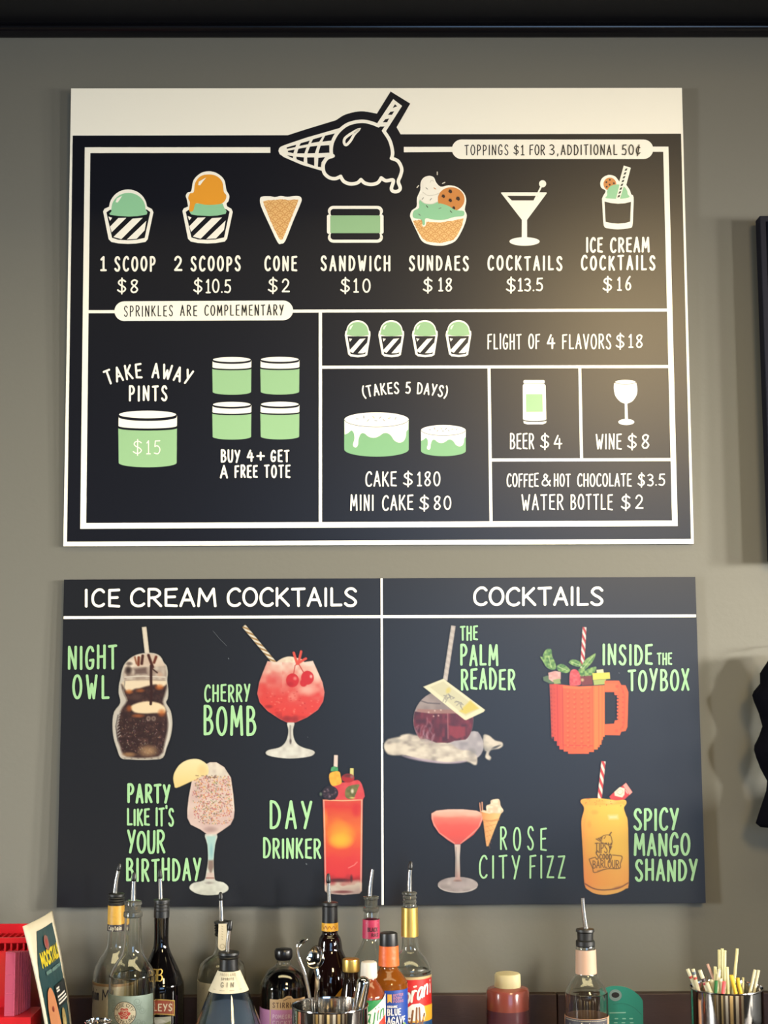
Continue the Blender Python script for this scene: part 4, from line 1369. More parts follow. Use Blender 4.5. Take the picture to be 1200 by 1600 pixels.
# --- orange brick mug
P = Paint(842, 976, 984, 1182)
z = lambda p: Z(830, 960, 4.444, p)
straw(P, *z([(370, 88)])[0], *z([(352, 400)])[0], 6.4, (232, 222, 212), (196, 62, 60), 5.2, .15, .9)
g1, g2 = (72, 118, 52), (146, 180, 96)
leafn = P.noise(3, 3)
for q in ([(110, 240), (140, 245), (145, 290), (165, 330), (172, 375), (140, 385), (100, 360), (80, 310), (85, 270)], [(180, 355), (220, 345), (270, 385), (240, 408), (185, 390)], [(260, 335), (290, 312), (340, 330), (352, 360), (310, 362)],
          [(350, 370), (370, 320), (420, 285), (448, 272), (425, 330), (370, 385)], [(365, 420), (380, 385), (450, 362), (440, 400), (400, 435)], [(62, 295), (90, 305), (120, 340), (100, 350)], [(330, 380), (375, 370), (360, 440), (325, 430)]):
    P.poly(z(q), P.mix(g1, g2, np.clip(leafn * 1.5 - .2, 0, 1)), 1.2, smooth=3)
for q in ([(120, 290), (140, 370)], [(190, 365), (250, 390)], [(360, 375), (430, 290)], [(275, 330), (340, 355)]):
    P.line(z(q), 1.0, (206, 222, 160), 1, .8)
P.poly(z([(82, 435), (110, 425), (200, 440), (200, 475), (130, 480), (85, 460)]), (90, 112, 72), 1.2)
P.poly(z([(118, 405), (165, 392), (205, 400), (205, 450), (150, 470), (122, 450)]), P.mix((206, 150, 142), (226, 180, 168), leafn), 1.2)
P.poly(z([(150, 455), (200, 445), (205, 480), (160, 485)]), (150, 164, 100), 1.2)
P.poly(z([(265, 480), (270, 400), (300, 380), (330, 400), (345, 450), (340, 490), (280, 495)]), P.mix((196, 60, 66), (226, 110, 104), leafn), 1.2, smooth=3)
P.poly(z([(340, 430), (420, 425), (430, 490), (350, 495)]), (122, 48, 40), 2)
P.blob(*z([(355, 455)])[0], 3.6, 3.6, (216, 190, 140), .9)
P.poly(z([(452, 385), (500, 380), (505, 410), (455, 412)]), (222, 220, 170), 1.2)
P.poly(z([(424, 408), (545, 402), (548, 448), (428, 455)]), (226, 210, 84), 1.2)
P.poly(z([(430, 455), (520, 450), (510, 485), (435, 492)]), (170, 184, 96), 1.2)
# handle then body
hn = [(510, 460), (610, 460), (625, 490), (655, 492), (675, 540), (668, 780), (655, 810), (625, 815), (615, 840), (510, 838), (510, 762), (575, 758), (580, 735), (605, 735), (608, 562), (578, 560), (575, 540), (510, 540)]
P.poly(z(hn), (226, 98, 44), 1.0)
P.poly(z([(510, 478), (600, 478), (600, 530), (510, 530)]), (232, 116, 60), 2, .7)
P.line(z([(625, 500), (648, 560), (645, 760), (620, 800)]), 2.0, (206, 76, 34), 1.6, .8)
for k in range(8):
    P.blob(*z([(604, 572 + k * 24)])[0], 2.4, 2.2, (224, 92, 42), 1, 1)
    P.blob(*z([(636, 540 + k * 35)])[0], 2.0, 2.2, (196, 66, 30), .9)
for q in ((595, 500), (592, 808)):
    P.blob(*z([q])[0], 3.4, 3.6, (200, 74, 34), .9)
steps = [(510, 490), (510, 850), (498, 850), (498, 870), (488, 870), (488, 905), (475, 905), (475, 922), (462, 922), (462, 938), (435, 938), (435, 955), (400, 955), (400, 968), (255, 968), (255, 952), (225, 952), (225, 938), (195, 938), (195, 912), (178, 912), (178, 880), (158, 880), (158, 850), (140, 850), (135, 700), (130, 560), (126, 485), (160, 482), (250, 492), (330, 500), (420, 496)]
P.poly(z(steps), P.grade([(858, (186, 66, 44)), (868, (210, 74, 48)), (874, (226, 74, 48)), (880, (232, 92, 46)), (925, (236, 100, 44)), (930, (240, 124, 52)), (945, (238, 120, 48))], 'x'), 1.0)
P.line(z([(180, 490), (186, 905)]), 1.4, (176, 52, 40), 1.4, .8)
P.line(z([(216, 495), (222, 935)]), 1.6, (180, 58, 40), 1.4, .9)
P.line(z([(424, 500), (430, 940)]), 1.6, (206, 82, 36), 1.4, .8)
P.line(z([(468, 498), (470, 920)]), 1.4, (214, 92, 38), 1.4, .8)
P.line(z([(492, 495), (492, 880)]), 1.2, (216, 96, 40), 1.2, .7)
P.line(z([(228, 908), (425, 912)]), 1.6, (190, 58, 36), 1.2, .8)
P.poly(z([(216, 495), (330, 503), (420, 498), (418, 512), (330, 520), (220, 512)]), (240, 124, 60), 1.6, .8)
for c, x in enumerate((257, 302, 352, 398)):
    for rr in range(12):
        y = 540 + rr * 34 + (6 if c in (1, 2) else 0)
        P.blob(*z([(x, y + 3)])[0], 3.4, 3.6, (196, 70, 34), .85)
        P.blob(*z([(x - 3, y - 4)])[0], 2.4, 2.4, (242, 126, 66), .8)
for rr in range(13):
    P.blob(*z([(136 + rr * .8, 520 + rr * 28)])[0], 2.0, 2.2, (160, 50, 38), .8)
    P.blob(*z([(160 + rr * .5, 520 + rr * 29)])[0], 2.2, 2.2, (190, 62, 44), .7)
P.build('drink_photograph', 'orange brick mug with mint and a red striped straw')

# --- coral coupe with a small cone on its rim
P = Paint(668, 1244, 792, 1400)
z = lambda p: Z(660, 1240, 5, p)
P.poly(ell(660 + 277 / 5, 1240 + 712 / 5, 31.5, 12.4, n=36), P.mix((150, 136, 134), (196, 184, 178), P.noise(6, 4)), 1.2)
P.blob(*z([(285, 715)])[0], 17, 7, (186, 172, 170), .7)
P.line(ell(660 + 277 / 5, 1240 + 712 / 5, 30.8, 11.8, 20, 170, 20), 1.4, (216, 206, 198), 1.2, .8)
P.poly(z([(250, 395), (298, 395), (292, 500), (296, 660), (310, 685), (238, 685), (256, 660), (258, 500)]), P.grade([(1318, (216, 190, 178)), (1340, (196, 186, 176)), (1360, (190, 168, 156)), (1372, (190, 150, 140))]), 1.2)
P.line(z([(262, 420), (268, 650)]), 1.2, (120, 100, 96), 1.4, .7)
P.blob(*z([(275, 680)])[0], 8, 2.4, (120, 96, 90), .7)
bowl = z([(70, 155), (110, 132), (200, 122), (320, 122), (420, 132), (465, 150), (474, 195), (450, 255), (400, 320), (340, 365), (298, 395), (250, 395), (200, 365), (130, 310), (88, 250), (70, 195)])
P.poly(bowl, P.grade([(1264, (232, 190, 168)), (1272, (236, 170, 146)), (1279, (232, 120, 100)), (1290, (226, 92, 78)), (1304, (224, 84, 72)), (1318, (206, 84, 76))], wob=(P.noise(8, 5) - .5) * 3), 1.2)
P.clip = np.clip(P.dist(bowl), 0, 1)
P.blob(*z([(210, 165)])[0], 26, 5, (226, 170, 146), .7)
P.blob(*z([(380, 160)])[0], 16, 5, (232, 180, 156), .8)
P.line(z([(75, 160), (80, 220), (130, 305), (250, 388)]), 1.6, (240, 176, 156), 1.6, .8)
P.line(z([(470, 180), (440, 265), (300, 390)]), 1.6, (240, 176, 156), 1.6, .8)
P.clip = None
P.line(z([(456, 150), (448, 74)]), 2.0, (206, 140, 104))
P.line(z([(470, 150), (466, 68)]), 2.0, (216, 150, 110))
P.poly(z([(458, 135), (500, 130), (560, 125), (625, 130), (590, 215), (560, 290), (515, 410), (500, 412), (490, 340), (475, 220)]), P.grade([(750, (206, 130, 70)), (760, (226, 164, 96)), (775, (238, 190, 120))], 'x'), 1.2)
for k in range(5):
    y = 225 + k * 38
    P.line(z([(478 + k * 4, y), (590 - k * 19, y - 28 + k * 4)]), 1.0, (190, 124, 66), 1.2, .6)
    P.line(z([(500 + k * 2, y - 12), (560 - k * 8, y + 50)]), 1.0, (200, 134, 74), 1.2, .5)
P.line(z([(474, 205), (540, 215), (598, 205)]), 1.8, (196, 130, 70), 1.4, .8)
P.poly(z([(460, 140), (480, 128), (500, 138), (498, 95), (530, 80), (535, 52), (590, 40), (606, 60), (612, 95), (634, 132), (610, 155), (560, 150), (520, 155)]), P.mix((240, 222, 190), (210, 184, 150), np.clip(P.noise(4, 6) * 1.3 - .3, 0, 1)), 1.2, smooth=3)
P.build('drink_photograph', 'coral pink coupe with a small ice cream cone on its rim')

# --- mango drink in a can shaped glass
P = Paint(904, 1184, 992, 1402)
z = lambda p: Z(890, 1180, 6.957, p)
straw(P, *z([(368, 65)])[0], *z([(322, 500)])[0], 7.0, (240, 228, 208), (206, 58, 54), 4.0, .3, .9)
P.poly(z([(370, 510), (430, 455), (450, 480), (400, 515)]), (48, 66, 50), 1.2)
P.poly(z([(432, 450), (460, 420), (580, 325), (612, 300), (682, 400), (600, 478), (560, 495), (450, 490)]), (206, 62, 60), 1.2)
P.poly(z([(612, 300), (682, 402), (650, 432), (580, 328)]), (232, 156, 142), 1.2)
P.poly(z([(485, 400), (545, 345), (600, 362), (595, 430), (570, 460), (490, 440)]), (236, 222, 196), 1.2)
P.line(z(sm([(510, 400), (550, 370), (580, 395), (550, 430), (515, 410)], 4)), 1.0, (150, 160, 130), 1, .8)
P.line(z([(610, 385), (628, 415)]), 1.4, (240, 190, 180))
body = z(sm([(118, 510), (135, 478), (220, 468), (360, 470), (500, 490), (600, 485), (618, 520), (600, 550), (590, 580), (612, 650), (632, 720), (640, 1000), (642, 1400), (610, 1450), (520, 1495), (400, 1517), (290, 1508), (210, 1470), (160, 1400), (145, 1100), (128, 800), (130, 690), (155, 600), (150, 555)], 3, True))
nb = P.noise(12, 6)
c = P.grade([(908, (232, 140, 56)), (920, (240, 166, 60)), (940, (246, 190, 66)), (965, (248, 204, 76)), (984, (244, 186, 66))], 'x')
c2 = P.grade([(1250, (248, 196, 78)), (1330, (248, 190, 70)), (1362, (238, 140, 70)), (1382, (236, 128, 66)), (1392, (226, 150, 96))])
P.poly(body, c * .55 + c2 * .45, 1.2)
P.clip = np.clip(P.dist(body), 0, 1)
P.poly(z([(118, 500), (220, 470), (480, 500), (600, 490), (610, 530), (360, 545), (140, 545)]), (240, 160, 62), 3, .6)
P.blob(*z([(440, 510)])[0], 12, 4, (250, 200, 110), .7)
P.poly(z([(420, 655), (520, 652), (525, 690), (430, 695)]), (252, 228, 176), 5, .9)
P.blob(*z([(210, 750)])[0], 5, 8, (230, 158, 56), .7)
P.blob(*z([(270, 620)])[0], 8, 5, (234, 160, 60), .7)
for k in range(20):
    P.blob(*z([(P.rng.uniform(160, 600), P.rng.uniform(480, 560))])[0], 1.0, 1.0, (170, 90, 36), .7)
P.blob(*z([(200, 470)])[0], 5, 2, (196, 60, 36), .9)
P.line(z(sm([(165, 1395), (240, 1440), (320, 1462), (420, 1462), (540, 1440), (640, 1385)], 4)), 1.8, (96, 54, 36), 1.6, .85)
P.blob(*z([(520, 1440)])[0], 12, 3, (150, 84, 50), .6, rot=-15)
P.line(z([(165, 700), (150, 800), (160, 1100), (175, 1380)]), 2.4, (238, 150, 70), 3, .5)
P.clip = None
br = (112, 78, 30)
P.poly(z([(278, 910), (360, 880), (345, 950)]), br, 1.2, .9)
for q in ([(300, 905), (340, 940)], [(320, 895), (350, 925)]):
    P.line(z(q), .7, (240, 180, 60), 1, .8)
P.line(z(sm([(350, 885), (380, 870), (440, 870), (460, 930), (455, 975), (440, 965), (420, 975), (390, 962), (350, 950)], 4)), 1.1, br)
P.line(z([(430, 870), (452, 838)]), 1.8, br)
P.line(z([(375, 905), (390, 882)]), 1.2, br)


def ptext(s, x0, x1, yt, yb, w, arc=0, col=br):
    adv = [.5 if c == ' ' else GL[c][0] for c in s]
    k = (x1 - x0) / (sum(adv) + .35 * (len(s) - 1))
    x = x0
    for ch, aw in zip(s, adv):
        if ch != ' ':
            for st in GL[ch][1]:
                P.line(z([(x + gx * aw * k, yb - gy * (yb - yt) + arc * ((x - (x0 + x1) / 2) / (x1 - x0) * 2) ** 2) for gx, gy in st]), w, col, .9)
        x += (aw + .35) * k


ptext('TIPSY', 278, 452, 955, 1060, 1.5)
P.poly(z([(425, 990), (462, 988), (445, 1030)]), br, 1.0)
ptext('Scoop', 285, 455, 1040, 1130, 1.6)
P.line(z(sm([(280, 1108), (225, 1125), (215, 1140), (250, 1230), (272, 1275), (400, 1235), (540, 1230), (550, 1180), (570, 1105), (520, 1090), (465, 1085)], 4)), 1.5, br, 1, .9)
ptext('BARLOUR', 252, 535, 1140, 1220, 1.3, 8)
P.line(z([(300, 1255), (420, 1232), (520, 1228)]), .8, br, 1, .6)
P.build('drink_photograph', 'mango yellow drink in a can shaped glass with a red striped straw')
# a few scuffs on the print
scuff_i = mat('pale scuff', (58, 62, 68), .5)
for q, w_ in (([(333, 986), (344, 999), (354, 1009)], .8), ([(357, 1028.5), (357.4, 1029.5)], 1.8), ([(478.5, 1349.5), (479, 1350.5)], 2.2), ([(480.5, 1151.5), (481, 1152)], 1.6), ([(967, 1051.3), (967.6, 1051.8)], 1.8)):
    f = ink('scuff_mark', None, S2, drinks, .0007)
    for st in (q,):
        f.lift()
        n0 = len(f.v)
        f.stroke(st, w_, scuff_i)
    f.done()

PIGMENT[0] = .60

# ------------------------------------------------------------------ the back counter
ZC = 0.917
wood_m = noisy(mat('dark walnut', (58, 36, 32), .42), 6, .35, .1, 60, (1, 8, 8))
wood2_m = noisy(mat('dark walnut panel', (74, 52, 46), .45), 7, .3, .1, 60, (1, 8, 8))
ctop = thing('back_counter', 'dark wooden back bar counter carrying the bottles along the wall', 'counter', (0, -.36, 0))
box('counter_top', (-2.2, 2.2, -.68, -.001, ZC - .04, ZC), wood_m, ctop, .003)
box('cabinet_body', (-2.18, 2.18, -.64, -.001, .0, ZC - .0405), wood2_m, ctop, .002)
z_bs = at(900, 1553, -.022).z
x_seam = at(870.5, 1560, -.022).x
bs = thing('backsplash_board', 'low dark brown wooden upstand along the wall behind the bottles', 'backsplash', (0, -.012, ZC))
box('board', (-2.2, x_seam - .0008, -.022, -.001, ZC + .0005, z_bs), wood2_m, bs, .0015)
box('board', (x_seam + .0008, 2.2, -.0215, -.001, ZC + .0005, z_bs - .0003), wood_m, bs, .0015)


# ------------------------------------------------------------------ turned shapes, tubes, labels
def lathe(name, prof, m, parent, cx, cy, seg=48, smooth=True, closed=False):
    """prof: (radius, z) from the bottom up; closed=True joins the last ring to the first (a hollow shell)"""
    v, f = [], []
    rings = []
    for r, z in prof:
        if r < 1e-5:
            rings.append([len(v)])
            v.append((cx, cy, z))
        else:
            rings.append(list(range(len(v), len(v) + seg)))
            v += [(cx + r * math.sin(2 * math.pi * i / seg), cy - r * math.cos(2 * math.pi * i / seg), z) for i in range(seg)]
    pairs = list(zip(rings[:-1], rings[1:])) + ([(rings[-1], rings[0])] if closed else [])
    for a, b in pairs:
        for i in range(seg):
            j = (i + 1) % seg
            if len(a) == 1 and len(b) == 1:
                continue
            if len(a) == 1:
                f.append((a[0], b[j], b[i]))
            elif len(b) == 1:
                f.append((a[i], a[j], b[0]))
            else:
                f.append((a[i], a[j], b[j], b[i]))
    o = mesh(name, v, f, m, parent, smooth=smooth)
    if smooth:
        try:
            o.data.set_sharp_from_angle(angle=math.radians(38))
        except Exception:
            pass
    return o


def tube(name, pts, rad, m, parent, seg=14, caps=True, loc=None, flat=1.0):
    p = [Vector(q) for q in pts]
    rad = list(rad) if isinstance(rad, (list, tuple)) else [rad] * len(p)
    v, f = [], []
    ref = Vector((0, 1, 0))
    for i, q in enumerate(p):
        t = (p[min(i + 1, len(p) - 1)] - p[max(i - 1, 0)]).normalized()
        a = t.cross(ref).normalized()
        b = a.cross(t)
        for k in range(seg):
            an = 2 * math.pi * k / seg
            v.append(q + a * (rad[i] * math.cos(an)) + b * (rad[i] * flat * math.sin(an)))
    for i in range(len(p) - 1):
        for k in range(seg):
            f.append((i * seg + k, i * seg + (k + 1) % seg, (i + 1) * seg + (k + 1) % seg, (i + 1) * seg + k))
    if caps:
        f.append(tuple(range(seg))[::-1])
        f.append(tuple(range((len(p) - 1) * seg, len(p) * seg)))
    o = mesh(name, [tuple(q) for q in v], f, m, parent, smooth=True, loc=loc)
    try:
        o.data.set_sharp_from_angle(angle=math.radians(40))
    except Exception:
        pass
    return o


black_pl = mat('black plastic', (14, 14, 15), .42)
black_rub = mat('black rubber', (24, 24, 23), .45)
steel_m = mat('polished steel', (214, 210, 204), .09, metal=1.0)
spout_m = mat('steel spout', (206, 204, 200), .2, metal=1.0)
glass_m = mat('clear glass', (246, 248, 246), .015, trans=1.0, ior=1.46)
smoke_pl = mat('smoky clear plastic', (120, 120, 112), .12, trans=.75, ior=1.4)
blackglass_m = mat('black glass', (10, 8, 9), .05, coat=.3)
brownglass_m = mat('dark brown glass', (22, 9, 8), .05, coat=.3)
label_white = mat('label white ink', (238, 234, 222), .45)
paper_m = mat('cream paper', (226, 214, 184), .6)
gold_m = mat('brushed gold foil', (206, 172, 92), .32, metal=.9)


class Bot:
    """a round thing standing at depth y with its axis at pixel cx; pixels of the photograph give its heights and radii"""
    def __init__(self, name, label, cat, cx, y, ym, base=ZC, group=None):
        self.cx, self.y = cx, y
        p = at(cx, ym, y)
        self.x = p.x
        self.k = (at(cx + 10, ym, y).x - p.x) / 10
        self.base = base
        self.root = thing(name, label, cat, (p.x, y, base), group)

    def z(self, py):
        return at(self.cx, py, self.y).z

    def prof(self, pts, foot=True):
        """(pixel y, pixel half width) from the top down -> (r, z) from the bottom up"""
        q = [(hw * self.k, self.z(py)) for py, hw in pts][::-1]
        if foot:
            r = q[0][0]
            q = [(0, self.base), (r * .88, self.base), (r * .97, self.base + .002), (r, self.base + .007)] + q
        return q

    def smooth_prof(self, pts):
        """rounded shoulder: densify with a spline over the silhouette points"""
        return self.prof(sm(pts, 5))

    def solid(self, name, pts, m, foot=True, parent=None, top=True, smooth=True):
        q = self.prof(sm(pts, 4) if smooth else pts, foot)
        if top:
            q = q + [(0, q[-1][1])]
        if not foot:
            q = [(0, q[0][1])] + q
        return lathe(name, q, m, parent or self.root, self.x, self.y)

    def shell(self, name, pts, m, t=.0022):
        out = self.prof(sm(pts, 4))
        z0 = self.base + .006
        inn = [(max(r - t, .001), max(z, z0)) for r, z in out[3:]][::-1]
        inn = inn + [(max(out[1][0] - t, .001), z0), (0, z0)]
        return lathe(name, out + inn, m, self.root, self.x, self.y)

    def inside(self, name, pts, m, top_px, t=.0032):
        """liquid filling the glass up to a level"""
        zt = self.z(top_px)
        q = [(r - t, z) for r, z in self.prof(sm(pts, 4))[3:]]
        rt = np.interp(zt, [z for r, z in q], [r for r, z in q])
        q = [(r, max(z, self.base + .0075)) for r, z in q if z < zt - .0005] + [(rt, zt), (0, zt)]
        q = [(0, self.base + .0072), (q[0][0], self.base + .0072)] + q
        return lathe(name, q, m, self.root, self.x, self.y)

    def ring(self, name, y0, y1, hw0, hw1, m, t=.0009, a0=-180, a1=180, parent=None, zb=None):
        """a paper or foil sleeve from pixel y0 (top) to y1; angles are measured round the axis from the viewer's side"""
        seg = max(8, int(abs(a1 - a0) / 6))
        zt, zbm = self.z(y0), (self.z(y1) if zb is None else zb)
        r0, r1 = hw0 * self.k, hw1 * self.k
        v, f = [], []
        full = abs(a1 - a0) >= 360
        n = seg if full else seg + 1
        for r, z in ((r0, zt), (r1, zbm), (r1 - t, zbm), (r0 - t, zt)):
            for i in range(n):
                a = math.radians(a0 + (a1 - a0) * i / seg)
                v.append((self.x + r * math.sin(a), self.y - r * math.cos(a), z))
        for c in range(4):
            d = (c + 1) % 4
            for i in range(seg):
                j = (i + 1) % n
                f.append((c * n + j, c * n + i, d * n + i, d * n + j))
        if not full:
            f.append((0, n, 2 * n, 3 * n))
            f.append((4 * n - 1, 3 * n - 1, 2 * n - 1, n - 1))
        o = mesh(name, v, f, m, parent or self.root, smooth=True)
        try:
            o.data.set_sharp_from_angle(angle=math.radians(40))
        except Exception:
            pass
        return o

    def wrap(self, hw, hw_low=None, z_low=None, zt=None):
        return Wrap(self, hw, hw_low, z_low)

    def spout(self, y_base, x_top, y_top, tip_h, w0=8.2, w1=6.4, tip=True, collar=None, bend=0.0, collar_m=None, dx=0):
        """pourer: ribbed stopper, bent steel tube, black dust tip"""
        cm = collar_m or black_rub
        q = self.prof(collar, False)
        c = lathe('pour_stopper', [(0, q[0][1])] + q + [(0, q[-1][1])], cm, self.root, self.x, self.y, 32)
        a = at(self.cx + dx, y_base, self.y)
        b = at(x_top, y_top, self.y)
        m = (a + b) / 2 + Vector((bend, 0, 0))
        pts = [a - Vector((0, 0, .004))] + [tuple((1 - t) ** 2 * a + 2 * t * (1 - t) * m + t * t * b) for t in (0, .2, .4, .6, .8, 1)]
        rr = [w0 / 2 * self.k] * 2 + [(w0 + (w1 - w0) * t) / 2 * self.k for t in (.2, .4, .6, .8, 1)]
        tube('pour_tube', pts, rr, spout_m, c)
        if tip:
            d = (b - Vector(m)).normalized()
            h = tip_h * self.k
            r = w1 / 2 * self.k
            tube('dust_tip', [b - d * .002, b - d * .0005, b + d * h * .2, b + d * h * .8, b + d * h], [r * 1.05, r * 1.3, r * 1.25, r * 1.0, r * .55], black_pl, c)
        return c


class Wrap:
    """label face bent round a bottle: x in pixels of arc from the front line, y in photo pixels"""
    step = 2.0e-5

    def __init__(self, b, hw, hw_low=None, y_low=None, y_high=None):
        self.b, self.hw, self.hl, self.yl, self.yh = b, hw, hw_low, y_low, y_high

    def map(self, px, py, lift=0.0):
        b = self.b
        px, py = np.asarray(px, float), np.asarray(py, float)
        hw = np.full(px.shape, float(self.hw))
        if self.hl is not None:
            t = (py - self.yh) / (self.yl - self.yh)
            hw = self.hw + (self.hl - self.hw) * t
        r = hw * b.k + np.asarray(lift)
        a = px / hw
        z = unproject(np.full(px.shape, float(b.cx)), py, b.y)[..., 2]
        return np.stack([b.x + r * np.sin(a), b.y - r * np.cos(a), z], -1)


def lab(name, b, hw, parent, fn, hl=None, yl=None, yh=None, dz=.0004):
    f = Flat()
    f.slice = 2.5
    fn(f)
    # long flat polygons must follow the curve: cut them finely along x
    o = f.build(name, Wrap(b, hw, hl, yl, yh), parent, dz)
    return o


def strip(f, x0, x1, y0, y1, m, n=12):
    """a rectangle of label colour, cut into upright slices so that it bends round the bottle"""
    f.lift()
    zz = f._z()
    k = len(f.v)
    for i in range(n + 1):
        x = x0 + (x1 - x0) * i / n
        f.v += [(x, y0, zz), (x, y1, zz)]
    for i in range(n):
        f.f.append((k + 2 * i, k + 2 * i + 1, k + 2 * i + 3, k + 2 * i + 2))
        f.m.append(f.mi(m))


# --- 1 spiced rum bottle
b = Bot('liquor_bottle', 'clear spirit bottle with a yellow neck band and a cream label', 'bottle', 181, -.13, 1470)
pts = [(1408, 11.5), (1440, 12.4), (1468, 13.6), (1482, 15.5), (1494, 23), (1505, 30), (1518, 33.5), (1535, 34.2), (1640, 34.2)]
b.shell('glass_body', pts, glass_m)
b.spout(1397, 185.2, 1359, 10, w0=7.6, w1=5.6, bend=-.0015, dx=-1.5, collar=[(1395, 10), (1396.5, 12.8), (1400, 12.8), (1401, 11.6), (1403, 12.8), (1405, 11.6), (1407, 12.8), (1409, 11.6), (1411, 12.8), (1414, 12.4)])
yel_m = noisy(mat('yellow neck label', (214, 164, 62), .45), 160, .3)
b.ring('neck_band', 1414, 1443, 13.0, 13.4, yel_m)
br_ = b.ring('neck_band', 1443, 1453.5, 13.4, 13.8, mat('dark purple neck label', (44, 34, 38), .5))
lab('lettering', b, 13.7, br_, lambda f: f.text('Captain', -11.5, 11.5, 1444.5, 1451.5, 1.0, paper_m, gap=.35))
l = b.ring('front_label', 1531, 1640, 34.7, 34.7, noisy(mat('aged cream label', (214, 200, 166), .55), 40, .12), a0=-110, a1=80)
lab('lettering', b, 34.8, l, lambda f: (strip(f, -60, 40, 1531, 1535, mat('tan label edge', (176, 138, 92), .55), 30), f.text('Captain', -52, -20.5, 1538, 1557, 2.0, mat('navy letters', (40, 42, 60), .5), gap=.45),
                                       f.text('M', -15, -3, 1539, 1556, 2.0, mat('navy letters', (40, 42, 60), .5))))

# --- 3 cream liqueur, black bottle
b = Bot('liqueur_bottle', 'black bottle with a gold monogram and a red banner label', 'bottle', 252, -.15, 1470)
pts = [(1432, 11.6), (1455, 11.2), (1474, 11.6), (1486, 14.5), (1500, 21), (1514, 27.5), (1530, 33.5), (1548, 36.4), (1640, 36.5)]
b.solid('glass_body', pts, blackglass_m)
b.ring('screw_collar', 1408, 1433, 11.8, 12.2, black_pl, .004)
b.spout(1406, 250.2, 1371, 13, w0=7.4, w1=5.8, dx=-1, collar=[(1404.5, 9), (1405.5, 12.6), (1408.5, 12.8), (1409.5, 11), (1412, 12.4), (1414, 11), (1417, 12.4), (1419, 11), (1422, 12.4), (1424, 11.6)])


def bb(f):
    for s, mx in ((1, 0), (-1, 0)):
        f.stroke(sm([(s * 1.0, 1509.5), (s * 5.5, 1509), (s * 7.4, 1512), (s * 5.6, 1516), (s * 1.0, 1517.5)], 5), 1.5, gold_m)
        f.stroke(sm([(s * 1.0, 1517.5), (s * 6.2, 1518), (s * 7.8, 1522), (s * 5.6, 1526), (s * 1.0, 1525.5)], 5), 1.5, gold_m)
        f.stroke([(s * 1.0, 1509), (s * 1.0, 1526)], 1.5, gold_m)
    f.v = [(x - 1.5, y, z) for x, y, z in f.v]


lab('monogram', b, 29.2, b.root, bb, 33.5, 1530, 1514, .0016)
banner_m = mat('brick red banner', (158, 70, 44), .45)


def banner(f):
    n = 16
    for y0, y1, m, g in ((1553, 1577, gold_m, 0), (1555, 1575, banner_m, 1.6)):
        f.lift()
        zz = f._z()
        k = len(f.v)
        for i in range(n + 1):
            x = -34 + g + (62 - 2 * g) * i / n
            s = .0045 * (x + 3) ** 2
            f.v += [(x, y0 + s, zz), (x, y1 + s, zz)]
        for i in range(n):
            f.f.append((k + 2 * i, k + 2 * i + 1, k + 2 * i + 3, k + 2 * i + 2))
            f.m.append(f.mi(m))
    f.lift()
    f.text('BAI', -29, -8.5, 1559, 1571, 1.9, paper_m, gap=.35)
    f.text('LEYS', -6.5, 23.5, 1559.5, 1571.5, 2.1, paper_m, gap=.38, slope=.06)


lab('front_label', b, 36.9, b.root, banner)


def hills(f):
    strip(f, -26, 22, 1581, 1640, mat('pale sky label', (176, 176, 158), .5), 16)
    f.poly([(-24, 1592), (-8, 1597), (8, 1592), (21, 1588), (21, 1600), (0, 1604), (-24, 1604)], mat('meadow green label', (110, 116, 62), .5))
    f.poly([(-10, 1586), (6, 1584), (14, 1588), (0, 1592)], mat('cloud label', (206, 204, 190), .5))


lab('picture_label', b, 36.8, b.root, hills)

# --- 2 rose gin bottle (in front)
b = Bot('liquor_bottle', 'clear bottle with a pale teal label and a round red rose badge', 'bottle', 207, -.26, 1490)
pts = [(1424, 12.6), (1440, 13.2), (1466, 14.2), (1484, 15.6), (1494, 19), (1504, 26), (1514, 32), (1524, 35.2), (1536, 36), (1660, 36)]
b.shell('glass_body', pts, glass_m)
b.spout(1411, 209.2, 1375, 12, w0=8.6, w1=6.4, bend=-.001, dx=1.5, collar=[(1407, 11), (1408.5, 13.4), (1413, 13.8), (1415, 12.2), (1423, 12.2), (1425, 14.4), (1431, 15), (1433, 13.6)], collar_m=smoke_pl)
teal_m = noisy(mat('pale teal label', (164, 184, 172), .5), 60, .1)
l = b.ring('front_label', 1549, 1660, 36.6, 36.6, teal_m, a0=-88, a1=72)
rose_m, ivory_m, ink_m = mat('rose red ink', (206, 74, 62), .5), mat('ivory badge', (232, 222, 190), .5), mat('dark label ink', (70, 66, 56), .5)


